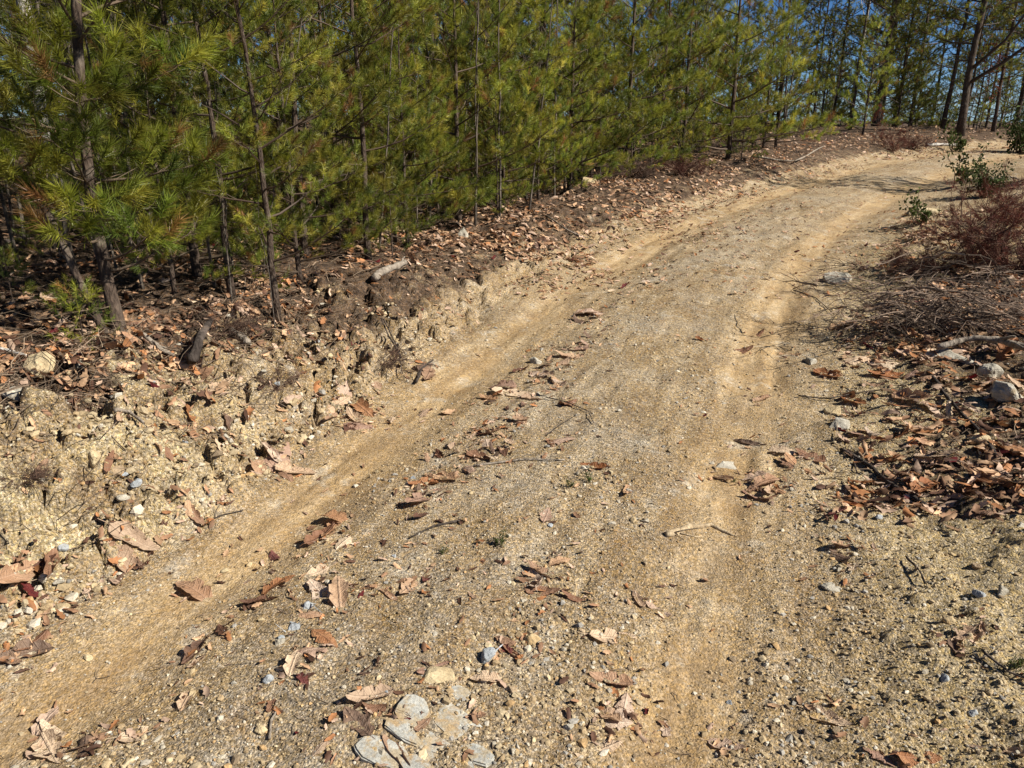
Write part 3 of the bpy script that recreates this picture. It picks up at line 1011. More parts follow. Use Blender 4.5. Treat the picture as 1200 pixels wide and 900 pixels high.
def make_laurel(seed, h, n, col, leafn, size=.07):
    g = np.random.default_rng(seed)
    w, f = Acc(), Acc()
    for k in range(n):
        az = g.uniform(0, 6.28)
        d = unit((math.cos(az) * .5, math.sin(az) * .5, 1))
        p = bent(g, g.normal(size=3) * (.06, .06, 0), d, h * g.uniform(.6, 1.1), 6, 0, .25)
        tube(w, p, np.linspace(.007, .002, 6), 4, (.10, .08, .05), False)
        for q in range(leafn):
            i = g.integers(1, 5)
            c = p[i] + (p[i + 1] - p[i]) * g.random() + g.normal(size=3) * h * .08
            quad_leaf(f, c, g.normal(size=3) + np.array((0, 0, .8)), size * g.uniform(.6, 1.3), np.array(col) * g.uniform(.6, 1.4), g)
    return [('stem', w.mesh('stem', M_TWIG, False)), ('foliage', f.mesh('foliage', M_DRY, False))]
RED = [make_dead_shrub(400, .75, .7, 16, (.12, .034, .022), 8), make_dead_shrub(401, .6, 1.0, 16, (.09, .034, .024), 8)]
GREY = make_dead_shrub(402, .5, 1.6, 26, (.09, .06, .045), 2)
LAUR = [make_laurel(410, .6, 20, (.05, .07, .018), 44, .05), make_laurel(411, .4, 9, (.065, .085, .02), 26, .055)]
def shrub(parts, u, v, lab, cat='shrub', rz=0, sc=1.0, name='shrub', dy=0):
    x, y, _ = px(u, v)
    plant(name, parts, x, y + dy, lab, cat, rz=rz, sc=sc, sink=.02)
shrub(RED[0], 1140, 305, 'rust-red dead shrub with fine twigs beside the road', sc=1.15, name='dead_shrub')
shrub(RED[1], 1192, 318, 'dark red dead shrub beyond the brush pile, partly out of sight', rz=2, sc=1.2, name='dead_shrub')
shrub(RED[1], 1085, 322, 'low dark brown dead shrub at the road edge just behind the brush pile', rz=4, sc=.8, name='dead_shrub')
shrub(RED[0], 1180, 262, 'rusty dead shrub on the bare pale ground by the laurel', rz=3, sc=.8, name='dead_shrub')
shrub(LAUR[0], 1155, 232, 'leafy green laurel bush beside the red dead shrub', sc=.95)
shrub(LAUR[1], 1130, 218, 'small dark green bush in front of the shaded road', rz=1, sc=1.5)
shrub(LAUR[1], 1078, 262, 'small green sprig at the very edge of the road', rz=2, sc=.9)
shrub(LAUR[1], 1120, 178, 'yellow-green bush on the leafy crest', rz=2, sc=1.8)
shrub(LAUR[0], 1195, 180, 'dark bush under the trees where the road disappears', rz=4, sc=2.2)
shrub(RED[0], 1045, 178, 'rust-brown tangle of dead stems on the crest', rz=4, sc=1.0, name='dead_shrub')
shrub(RED[1], 1070, 174, 'low rusty dead growth under the pine sapling', rz=1, sc=1.1, name='dead_shrub')
shrub(RED[1], 800, 205, 'dark red dead shrub at the foot of the bushy pines', rz=1, sc=1.0, name='dead_shrub')
shrub(GREY, 740, 206, 'grey tangle of dead twigs under the pines', rz=1, sc=1.1, name='dead_shrub')
shrub(GREY, 255, 395, 'low clump of wiry dead twigs on top of the bank', rz=2, sc=.55, name='dead_shrub')
shrub(GREY, 20, 560, 'dry wiry tuft growing from the cut bank', rz=2, sc=.3, name='dead_shrub')
shrub(GREY, 450, 425, 'spray of dark roots hanging from the bank', rz=3, sc=.45, name='dead_shrub')
shrub(GREY, 325, 455, 'dark wiry roots low in the bank', rz=5, sc=.4, name='dead_shrub')
for k, (u, v, var, sc, lab) in enumerate([
        (100, 405, 0, .55, 'tiny green pine seedling at the foot of the leaning pine'), (15, 352, 0, .5, 'small pine seedling by the fallen sticks on the bank'),
        (60, 300, 1, .6, 'pine seedling behind the leaning pine'), (270, 300, 1, .8, 'bright pine seedling above the charred stub'),
        (350, 300, 1, .75, 'pine seedling in the leaves below the feathery pine'), (300, 335, 0, .7, 'low pine seedling on the leafy top of the bank'),
        (460, 300, 1, .7, 'pine seedling at the edge of the leafy verge'), (500, 262, 1, 1.1, 'yellow-green pine seedling low under the young pines'),
        (575, 228, 1, 1.3, 'rounded yellow-green pine seedling out in the sun on the leafy verge'), (620, 226, 1, 1.2, 'rounded pine seedling close to the white dead stem'),
        (200, 300, 1, .9, 'pine seedling between the two hardwood trunks'), (160, 290, 0, 1.2, 'pine seedling beside the leaning pine'),
        (410, 285, 0, 1.1, 'little pine seedling in the shaded leaves')]):
    x, y, _ = px(u, v)
    plant('pine_seedling', PP(SEED[var]), x, y, lab, 'seedling', rz=k * 1.3, sc=sc)
for k, (u, v, sc) in enumerate([(585, 640, .13), (520, 650, .08), (690, 565, .12), (668, 572, .1), (1190, 785, .12), (860, 565, .05)]):
    x, y, _ = px(u, v)
    plant('seedling', LAUR[1], x, y, 'tiny green weed seedling growing in the gravel of the road', 'seedling', 'tiny weeds in the road gravel', rz=k, sc=sc)

# brush pile: a heap of cut pine twigs
def brush_pile(u, v, nb, wide, high, lab):
    g = np.random.default_rng(77)
    x, y, z = px(u, v)
    e = link('brush_pile', None, None, lab, 'brush pile', loc=(x, y, z))
    for k in range(nb):
        w = Acc()
        p0 = np.array((g.normal() * wide * .5, g.normal() * wide * .35, abs(g.normal()) * high * .6))
        az = g.normal() * .55 + (math.pi if g.random() < .4 else 0) - .15
        d = (math.cos(az), math.sin(az), g.uniform(-.25, .3))
        p = bent(g, p0, d, g.uniform(.25, .6), 6, -.15, .25)
        c = np.array((.13, .095, .07)) * g.uniform(.35, 2.2)
        tube(w, p, np.linspace(.0036, .0012, 6) * (2.2 if k % 9 == 0 else g.uniform(.7, 1.3)), 4, c, False)
        for q in range(9):
            i = g.integers(0, 5)
            dd = unit(unit(p[i + 1] - p[i]) + g.normal(size=3) * .45)
            tube(w, bent(g, p[i], dd, g.uniform(.08, .25), 4, -.1, .3), np.linspace(.0025, .001, 4), 3, c * g.uniform(.7, 1.2), False)
        link('twig', w.mesh('twig', M_TWIG, False), e)
brush_pile(1085, 382, 130, .5, .30, 'low heap of fine dead pine twigs beside the road')

# ------------------------------------------------------------------ rocks
def rock_mesh(seed, dims, mat, flat=.0, npts=16):
    import bmesh
    g = np.random.default_rng(seed)
    bm = bmesh.new()
    p = g.normal(size=(npts, 3))
    p /= np.linalg.norm(p, axis=1)[:, None]
    p *= g.uniform(.85, 1.1, npts)[:, None]
    if flat:
        p[:, 2] = np.clip(p[:, 2], -flat, flat)
    for q in p * np.array(dims) * .5:
        bm.verts.new(q)
    r = bmesh.ops.convex_hull(bm, input=bm.verts)
    bmesh.ops.delete(bm, geom=list({x for x in r['geom_interior'] + r['geom_unused'] if isinstance(x, bmesh.types.BMVert)}), context='VERTS')
    bmesh.ops.bevel(bm, geom=list(bm.edges), offset=min(dims) * .05, segments=1, affect='EDGES', profile=.6)
    bmesh.ops.triangulate(bm, faces=list(bm.faces))
    for _ in range(2):
        bmesh.ops.subdivide_edges(bm, edges=[q for q in bm.edges if q.calc_length() > max(dims) * .07], cuts=1)
        bmesh.ops.triangulate(bm, faces=list(bm.faces))
    bm.normal_update()
    k = np.array([v.co[:] for v in bm.verts])
    amp = min(dims) * .035
    nz = fbm(k[:, 0] * 1.3 + k[:, 2], k[:, 1] * 1.1 - k[:, 2], 3 / max(dims), 5, seed, .62)
    for v, a in zip(bm.verts, nz):
        v.co += v.normal * float(a) * amp * 2
    m = bpy.data.meshes.new('rock')
    bm.to_mesh(m)
    bm.free()
    m.materials.append(mat)
    return m
MR_PALE = rock_material('pale_rock', (.30, .27, .21, 1), (.43, .40, .33, 1), (.32, .25, .15, 1))
MR_CREAM = rock_material('cream_rock', (.38, .29, .165, 1), (.50, .41, .25, 1), (.36, .24, .11, 1))
MR_BLUE = rock_material('bluegrey_rock', (.26, .28, .29, 1), (.38, .40, .41, 1), (.30, .27, .22, 1))
MR_SLATE = rock_material('slate_rock', (.31, .305, .26, 1), (.48, .475, .42, 1), (.36, .23, .10, 1))
MR_BROWN = rock_material('brown_rock', (.24, .17, .10, 1), (.40, .30, .19, 1), (.20, .13, .08, 1))
def rock(u, v, wpx, hpx, mat, lab, seed, sink=.3, rz=0, flat=0, depth=.8):
    x, y, z = px(u, v + hpx * .3)
    mp = MPP(y)
    d = (wpx * mp, wpx * mp * depth, hpx * mp * 1.15)
    link('rock', rock_mesh(seed, d, mat, flat), None, lab, 'rock', loc=(x, y + d[1] * .2, z + d[2] * (.5 - sink - .2)), rot=(0, 0, rz))
rock(45, 428, 38, 32, MR_CREAM, 'square cream rock sitting on the lip of the cut bank', 1, .12)
rock(572, 768, 30, 28, MR_BLUE, 'smooth blue-grey stone lying in the middle of the road', 2, .35)
rock(624, 750, 24, 18, MR_CREAM, 'small yellow stone next to the blue-grey stone', 3, .35)
rock(510, 795, 60, 20, MR_CREAM, 'flat yellowish rock at the upper tip of the slate outcrop', 4, .45, .3)
rock(1190, 455, 48, 34, MR_PALE, 'rounded pale boulder in the leaf litter below the fallen branch', 5, .2)
rock(1163, 437, 36, 26, MR_PALE, 'smaller pale boulder under the fallen branch', 6, .2)
rock(1140, 412, 84, 30, MR_PALE, 'long flat white rock lying under the fallen branch', 7, .4)
rock(985, 324, 46, 18, MR_PALE, 'pale flat rock at the road edge by the brush pile', 8, .35)
rock(953, 422, 34, 14, MR_PALE, 'flat white rock at the road edge bordering the leaf litter', 9, .4)
rock(850, 543, 42, 18, MR_PALE, 'whitish rock worn flush in the wheel rut', 10, .58)
rock(978, 480, 24, 16, MR_CREAM, 'small yellow rock in the leaf litter', 11, .2)
rock(985, 497, 30, 16, MR_PALE, 'small grey-white rock in the leaf litter', 12, .3)
rock(978, 688, 34, 14, MR_PALE, 'whitish crushed rock flush with the gravel near the verge', 13, .6)
rock(1150, 515, 30, 18, MR_CREAM, 'cream stone among dry leaves under the fallen branch', 14, .3)
rock(134, 550, 26, 16, MR_BROWN, 'brown flat stone lodged in the cut bank', 15, .25)
rock(107, 553, 28, 20, MR_CREAM, 'yellow stone lodged in the cut bank beside the brown one', 16, .3)
rock(95, 428, 20, 12, MR_PALE, 'small pale rock on the bank lip beside the square cream rock', 17, .2)
rock(15, 462, 40, 18, MR_PALE, 'pale slab jutting from the bank below the square cream rock', 18, .3)
rock(540, 272, 26, 14, MR_PALE, 'pale lichened rock at the edge of the leafy verge', 19, .3)
rock(628, 422, 18, 12, MR_PALE, 'small white stone beside the leaf line of the rut', 20, .3)
rock(690, 212, 24, 14, MR_CREAM, 'buff rock on the verge by the white dead stem', 21, .3)
rock(1086, 247, 42, 20, MR_CREAM, 'buff rock on the bare ground at the inside of the bend', 22, .35)
rock(1062, 295, 26, 18, MR_BROWN, 'dull rock at the foot of the low dead shrub', 23, .4)
rock(1160, 250, 34, 16, MR_CREAM, 'buff rock between the laurel and the rust-red shrub', 24, .35)
rock(1140, 838, 14, 13, MR_BLUE, 'small blue stone casting a dark shadow on the gravel', 25, .2)
rock(313, 795, 18, 15, MR_BLUE, 'blue-grey pebble by the curled leaves on the road', 26, .3)
rock(223, 788, 14, 11, MR_CREAM, 'round buff pebble under the dark curled leaf', 27, .3)
rock(305, 855, 18, 15, MR_CREAM, 'cream stone at the edge of the slate rubble', 28, .3)
rock(328, 752, 16, 11, MR_PALE, 'pale chip of stone near the leaf pile on the road', 29, .3)
rock(359, 710, 18, 12, MR_BLUE, 'bluish stone chip under the curled leaf by the rut', 30, .3)
rock(345, 735, 22, 14, MR_BLUE, 'dull grey stone half buried near the rut edge', 31, .4)

# slate outcrop worn flush with the road: tilted plates
def slate_material():
    m, n, l, bs = new_mat('slate_bedding')
    b = NB(n, l)
    mp = n.new('ShaderNodeMapping')
    mp.inputs['Scale'].default_value = (5, 34, 20)
    l.new(b.coord('Object'), mp.inputs[0])
    P = n.new('ShaderNodeNewGeometry').outputs['Position']
    lay = b.noise(mp.outputs[0], 1.0, 6, .7, .3)
    col = b.mix(b.ramp(lay, .32, .68), (.27, .265, .235, 1), (.47, .465, .415, 1))
    col = b.mix(b.math('MULTIPLY', b.ramp(b.noise(P, 12, 6, .7, .6), .50, .64), .85), col, (.36, .235, .10, 1))
    col = b.mix(b.math('MULTIPLY', b.ramp(b.noise(P, 26, 6, .75), .46, .60), .8), col, (.35, .275, .165, 1))
    col = b.hsv(col, .5, 1, b.ramp(b.noise(P, 160, 4, .7), .25, .75, .72, 1.28))
    l.new(col, bs.inputs['Base Color'])
    bs.inputs['Roughness'].default_value = .8
    l.new(b.bump(b.math('ADD', lay, b.math('MULTIPLY', b.noise(P, 120, 4, .7), .4)), .7, .01), bs.inputs['Normal'])
    return m
def slate():
    import bmesh
    x0, y0, z0 = px(505, 850)
    e = link('slate_outcrop', None, None, 'pale grey layered slate outcrop worn flush with the road', 'rock', loc=(x0, y0, z0))
    g = np.random.default_rng(12)
    mat = slate_material()
    plates = [(538, 850, 92, 30), (484, 836, 44, 34), (508, 884, 116, 34), (446, 884, 70, 30), (545, 818, 54, 18), (500, 915, 110, 26), (560, 888, 46, 20), (470, 860, 56, 14)]
    for k, (u, v, w, h) in enumerate(plates):
        x, y, z = px(u, v)
        mp = MPP(y)
        bm = bmesh.new()
        ang = np.linspace(0, 6.28, 12, endpoint=False) + g.normal(size=12) * .14
        rr = g.uniform(.82, 1.12, 12)
        top, bot = [], []
        for a, r_ in zip(ang, rr):
            c, q = math.cos(a), math.sin(a)
            sq = 1 / max(abs(c), abs(q)) * .72 + .25      # blocky outline
            p = (c * w * mp * .5 * r_ * sq, q * h * mp * .7 * r_ * sq)
            top.append(bm.verts.new((p[0], p[1], .02)))
            bot.append(bm.verts.new((p[0] * 1.06, p[1] * 1.06, -.03)))
        f = bm.faces.new(top)
        for i in range(12):
            bm.faces.new((top[i], bot[i], bot[(i + 1) % 12], top[(i + 1) % 12]))
        bmesh.ops.bevel(bm, geom=list(f.edges), offset=.004, segments=2, affect='EDGES')
        bmesh.ops.recalc_face_normals(bm, faces=list(bm.faces))
        bmesh.ops.triangulate(bm, faces=list(bm.faces))
        for _ in range(2):
            bmesh.ops.subdivide_edges(bm, edges=[q for q in bm.edges if q.calc_length() > .02], cuts=1)
            bmesh.ops.triangulate(bm, faces=list(bm.faces))
        for q in bm.verts:
            q.co.z += .0022 * float(fbm(np.array([q.co.x * .6 + k]), np.array([q.co.y * 2.2]), 30, 3, 4)[0])
        m = bpy.data.meshes.new('rock_plate')
        bm.to_mesh(m)
        bm.free()
        m.materials.append(mat)
        nn = ground_frame_lite(x, y)
        link('rock_plate', m, e, loc=(x - x0, y - y0, z - z0 - .0142 + g.uniform(-.004, .003)), rot=(nn[1] + g.normal() * .03, nn[0] + g.normal() * .03, -.55 + g.normal() * .12))
def ground_frame_lite(x, y, e=.12):
    return (-(H(x + e, y) - H(x - e, y)) / (2 * e), (H(x, y + e) - H(x, y - e)) / (2 * e))
slate()

# ------------------------------------------------------------------ sticks
def stick(name, pix, r0, r1, mat, lab, cat, lift=.01, twigs=0, seed=0, arch=0.0):
    g = np.random.default_rng(seed)
    pts = [np.array(px(u, v)) for u, v in pix]
    P = []
    for i in range(len(pts) - 1):
        for t in np.linspace(0, 1, 5, endpoint=False):
            P.append(pts[i] * (1 - t) + pts[i + 1] * t)
    P.append(pts[-1])
    P = np.array(P)
    n = len(P)
    P[:, 2] = np.maximum(P[:, 2], HV(P[:, 0], P[:, 1]))
    k = np.ones(5) / 5
    if n > 6:
        zz = np.convolve(np.pad(P[:, 2], 2, mode='edge'), k, 'valid')
        P[:, 2] = zz
    P[:, 2] += lift + np.linspace(r0, r1, n) * .7 + arch * np.sin(np.linspace(0, math.pi, n))
    P[:, :2] += np.cumsum(g.normal(size=(n, 2)), 0) * r0 * .18
    o0 = P[0].copy()
    w = Acc()
    tube(w, P - o0, np.linspace(r0, r1, n) * (1 + .12 * g.normal(size=n)), 7, (.5, .5, .5))
    for q in range(twigs):
        i = g.integers(1, n - 1)
        d = unit(unit(P[i] - P[i - 1]) + g.normal(size=3) * (.5, .5, .25))
        tube(w, bent(g, P[i] - o0, d, g.uniform(.06, .2), 4, 0, .3), np.linspace(r1 * .6, r1 * .25, 4), 4)
    link(name, w.mesh(name, mat, True), None, lab, cat, loc=o0)
stick('fallen_branch', [(1095, 420), (1130, 414), (1165, 418), (1210, 424)], .016, .022, M_WOOD, 'fallen grey branch lying across the pale boulders', 'branch', .05, 3, 1, .03)
stick('stick', [(985, 530), (1020, 552), (1045, 575), (1080, 595)], .008, .012, M_DARKW, 'dark crooked stick pointing out of the leaf litter onto the road', 'stick', .004, 4, 2)
stick('stick', [(1085, 440), (1110, 470), (1140, 505), (1165, 540)], .010, .008, M_DARKW, 'dark rotten stick buried in the leaf litter below the boulders', 'stick', .01, 4, 3)
stick('stick', [(480, 632), (510, 619), (540, 613)], .003, .005, M_DARKW, 'thin dark curved twig lying alone on the road', 'stick', .003, 0, 4)
stick('stick', [(555, 548), (610, 540), (662, 540)], .005, .003, M_WOOD, 'grey forked twig beside the line of dead leaves', 'stick', .003, 2, 5)
stick('stick', [(640, 512), (655, 500), (675, 488)], .003, .002, M_DARKW, 'short thin twig beside the rut leaves', 'stick', .003, 1, 6)
stick('stick', [(640, 468), (665, 474), (690, 484), (697, 498)], .003, .002, M_DARKW, 'bent thin twig arching out of the rut leaves', 'stick', .008, 2, 7)
stick('log', [(441, 330), (460, 320), (480, 312)], .032, .026, M_WOOD, 'short weathered log on the verge above the bank', 'log', .005, 1, 8)
stick('stump_root', [(228, 440), (238, 415), (250, 388)], .026, .018, M_DARKW, 'charred black stub of wood stuck in the top of the bank', 'wood', .03, 0, 9, .02)
stick('log', [(272, 394), (284, 400), (296, 408)], .026, .022, M_WOOD, 'pale broken chunk of wood beside the charred stub', 'log', .005, 0, 10)
stick('stick', [(0, 412), (15, 416), (32, 421)], .010, .008, M_PALE, 'whitish stick running up to the square cream rock', 'stick', .005, 0, 11)
stick('stick', [(135, 486), (152, 488), (168, 500)], .009, .005, M_WOOD, 'short grey root poking out of the cut bank', 'stick', .012, 1, 12)
stick('stick', [(470, 430), (455, 400), (445, 375)], .006, .004, M_DARKW, 'dark root leaning against the bank toe', 'stick', .02, 2, 13)
stick('stick', [(450, 385), (466, 412), (472, 445)], .004, .003, M_DARKW, 'thin dark root trailing down the bank toe', 'stick', .02, 2, 14)
stick('stick', [(488, 452), (495, 435), (508, 425)], .008, .005, M_DARKW, 'forked dark root lying at the bank toe by the rut', 'stick', .01, 3, 15)
stick('stick', [(930, 342), (955, 350), (978, 370)], .005, .003, M_DARKW, 'dark twig at the road edge beside the pale flat rock', 'stick', .005, 2, 16)
stick('stick', [(935, 466), (970, 470), (1010, 462), (1050, 458)], .004, .003, M_DARKW, 'long thin twig crossing from the road into the leaf litter', 'stick', .008, 2, 17)
stick('driftwood', [(780, 628), (805, 620), (830, 618), (858, 630)], .013, .006, M_DRIFT, 'splintered pale piece of wood lying in the wheel rut', 'wood', -.004, 9, 18)
stick('stick', [(100, 345), (90, 320), (70, 300)], .008, .006, M_WOOD, 'grey stick leaning among seedlings behind the leaning pine', 'stick', .02, 2, 19)
stick('fallen_branch', [(-10, 292), (25, 285), (60, 275), (90, 270)], .018, .012, M_DARKW, 'dark fallen branch on the wood floor behind the leaning pine', 'branch', .02, 3, 20)
stick('fallen_branch', [(165, 395), (185, 412), (205, 425)], .012, .009, M_WOOD, 'grey fallen branch sloping over the bank lip', 'branch', .015, 2, 21)
stick('stick', [(240, 620), (262, 606), (285, 600)], .003, .002, M_DARKW, 'hair-thin twig at the foot of the bank', 'stick', .005, 1, 22)
stick('stick', [(985, 410), (1010, 395), (1050, 385)], .005, .003, M_WOOD, 'grey twig leading into the brush pile', 'stick', .01, 2, 23)
stick('stick', [(1060, 660), (1075, 672), (1082, 690)], .004, .003, M_DARKW, 'curved dark twig on the pale gravel verge', 'stick', .01, 1, 24)
stick('stick', [(1150, 770), (1180, 795), (1210, 805)], .004, .003, M_DARKW, 'thin root at the gravelly verge', 'stick', .01, 3, 25)
stick('stick', [(880, 185), (930, 195), (965, 172)], .02, .012, M_WOOD, 'grey branch lying on the leafy crest', 'stick', .02, 2, 26)
stick('log', [(1085, 172), (1105, 171), (1122, 172)], .045, .04, M_PALE, 'pale log lying on the leafy crest below the stout limbed pine', 'log', .01, 0, 27)
stick('fallen_branch', [(470, 205), (495, 196), (520, 200)], .02, .01, M_WOOD, 'bare grey branch lying under the young pines', 'branch', .15, 3, 28)
stick('stick', [(640, 255), (665, 272), (690, 282)], .008, .005, M_WOOD, 'light grey stick on the leafy verge', 'stick', .01, 2, 29)
stick('stick', [(316, 870), (318, 850), (322, 838)], .004, .003, M_WOOD, 'short straight grey twig near the slate outcrop', 'stick', .003, 0, 30)

# ------------------------------------------------------------------ leaves
def leaf_mesh(seed, kind, curl, roll, twist, n=13, cols=5, stem=True):
    """an oak (lobed), maple-red oak (pointed) or plain leaf, 1 unit long, curled"""
    g = np.random.default_rng(seed)
    t = np.linspace(0, 1, n)
    env = np.sin(math.pi * np.clip(t, 0, 1) ** (.85 if kind != 'plain' else .9)) ** .75
    if kind == 'oak':
        wd = .215 * env * (.78 + .32 * np.cos(t * 2 * math.pi * 3.6 + .6 + g.normal() * .3)) + .012
    elif kind == 'red':
        wd = .25 * env * (.62 + .55 * (np.abs(np.sin(t * math.pi * 3.1 + .4)) ** 1.5)) + .010
    else:
        wd = .165 * env * (1 + .06 * np.cos(t * 38)) + .008
    u = np.linspace(-1, 1, cols)
    T, U = np.meshgrid(t, u, indexing='ij')
    asym = 1 + .18 * g.normal() * np.sign(U) * np.sin(T * 7 + g.normal())
    Y = U * wd[:, None] * asym
    Xl = T - .5 + np.abs(U) * .06 * np.cos(T * 20)
    kx = curl
    ky = roll * (1 + .5 * np.sin(T * 5 + g.normal()))
    ky = np.where(np.abs(ky) < .05, .05, ky)
    y2 = np.sin(ky * Y) / ky
    z2 = (1 - np.cos(ky * Y)) / ky
    kx = kx if abs(kx) > .05 else .05
    x2 = np.sin(kx * Xl) / kx - z2 * np.sin(kx * Xl)
    z3 = (1 - np.cos(kx * Xl)) / kx + z2 * np.cos(kx * Xl)
    a = twist * (T - .5)
    yy, zz = y2 * np.cos(a) - z3 * np.sin(a), y2 * np.sin(a) + z3 * np.cos(a)
    zz = zz + .02 * np.sin(T * 17 + U * 3 + g.normal()) * np.abs(U)
    v = np.stack([x2, yy, zz], -1).reshape(-1, 3)
    i, j = np.meshgrid(np.arange(n - 1), np.arange(cols - 1), indexing='ij')
    q = i * cols + j
    F = np.concatenate([np.stack([q, q + 1, q + cols + 1], -1).reshape(-1, 3), np.stack([q, q + cols + 1, q + cols], -1).reshape(-1, 3)])
    if stem:
        k = len(v)
        c = v[cols // 2]
        e = c + np.array((-.16, .02 * g.normal(), .03))
        v = np.concatenate([v, [c + (0, .008, 0), c - (0, .008, 0), e + (0, .005, 0), e - (0, .005, 0)]])
        F = np.concatenate([F, [(k, k + 1, k + 3), (k, k + 3, k + 2)]])
    v[:, 2] -= np.percentile(v[:, 2], 12)
    return v, F

LEAF_COL = {
    'tan': ((.47, .30, .175, 1), (.58, .40, .25, 1)),
    'pink': ((.50, .35, .25, 1), (.42, .27, .18, 1)),
    'orange': ((.36, .165, .07, 1), (.46, .25, .115, 1)),
    'brown': ((.29, .165, .095, 1), (.38, .235, .14, 1)),
    'dark': ((.10, .052, .033, 1), (.18, .095, .055, 1)),
    'crimson': ((.10, .014, .014, 1), (.17, .03, .022, 1))}
LEAF_M = {k: leaf_material(k + '_leaf', *c) for k, c in LEAF_COL.items()}
SHAPES = [('oak', .5, 1.2, .2), ('oak', -.7, 2.6, .4), ('oak', 1.0, 4.0, -.5), ('red', .6, 1.5, .3), ('red', 1.0, -3.5, .7), ('plain', .8, 3.0, .4),
          ('plain', .5, 9.0, .8), ('oak', .5, 6.5, -.8), ('red', -.7, -2.4, -.5), ('plain', 1.1, -5.0, .9)]
LSH = [leaf_mesh(500 + k, *s) for k, s in enumerate(SHAPES)]
LM = {}
def leaf_data(shape, colr):
    key = (shape, colr)
    if key not in LM:
        v, F = LSH[shape]
        LM[key] = mesh_np('leaf', v, F, LEAF_M[colr], True)
    return LM[key]
KINDN = {'oak': 'lobed oak leaf', 'red': 'pointed oak leaf', 'plain': 'narrow dry leaf'}
COLN = {'tan': 'tan', 'pink': 'faded pinkish', 'orange': 'orange-brown', 'brown': 'brown', 'dark': 'dark brown', 'crimson': 'crimson'}
def curlword(k):
    r = abs(SHAPES[k][2])
    return 'flat' if r < 2.0 else ('rolled' if r > 6 else 'curled')
N_LEAF = [0]
LEAF_G = np.random.default_rng(91)
def ground_frame(x, y, e=.05):
    zx = (H(x + e, y) - H(x - e, y)) / (2 * e)
    zy = (H(x, y + e) - H(x, y - e)) / (2 * e)
    return Vector((-zx, -zy, 1)).normalized()
def put_leaf(x, y, L, shape, colr, zone, rz=None, lift=0.002, tilt=.13):
    g = LEAF_G
    nrm = ground_frame(x, y)
    nrm = (nrm + Vector((g.normal() * tilt, g.normal() * tilt, 0))).normalized()
    q = nrm.to_track_quat('Z', 'Y').to_matrix().to_4x4()
    rz = g.uniform(0, 6.28) if rz is None else rz
    flip = Matrix.Rotation(math.pi, 4, 'X') if (g.random() < .35 and abs(SHAPES[shape][2]) < 4) else Matrix.Identity(4)
    up = .05 * L if flip != Matrix.Identity(4) else 0
    M = Matrix.Translation((x, y, H(x, y) + lift + up)) @ q @ Matrix.Rotation(rz, 4, 'Z') @ flip @ Matrix.Diagonal((L, L, L, 1))
    lab = f'{curlword(shape)} {COLN[colr]} {KINDN[SHAPES[shape][0]]} {zone}'
    o = link('oak_leaf' if SHAPES[shape][0] != 'plain' else 'dry_leaf', leaf_data(shape, colr), None, lab, 'leaf', lab)
    o.matrix_world = M
    N_LEAF[0] += 1

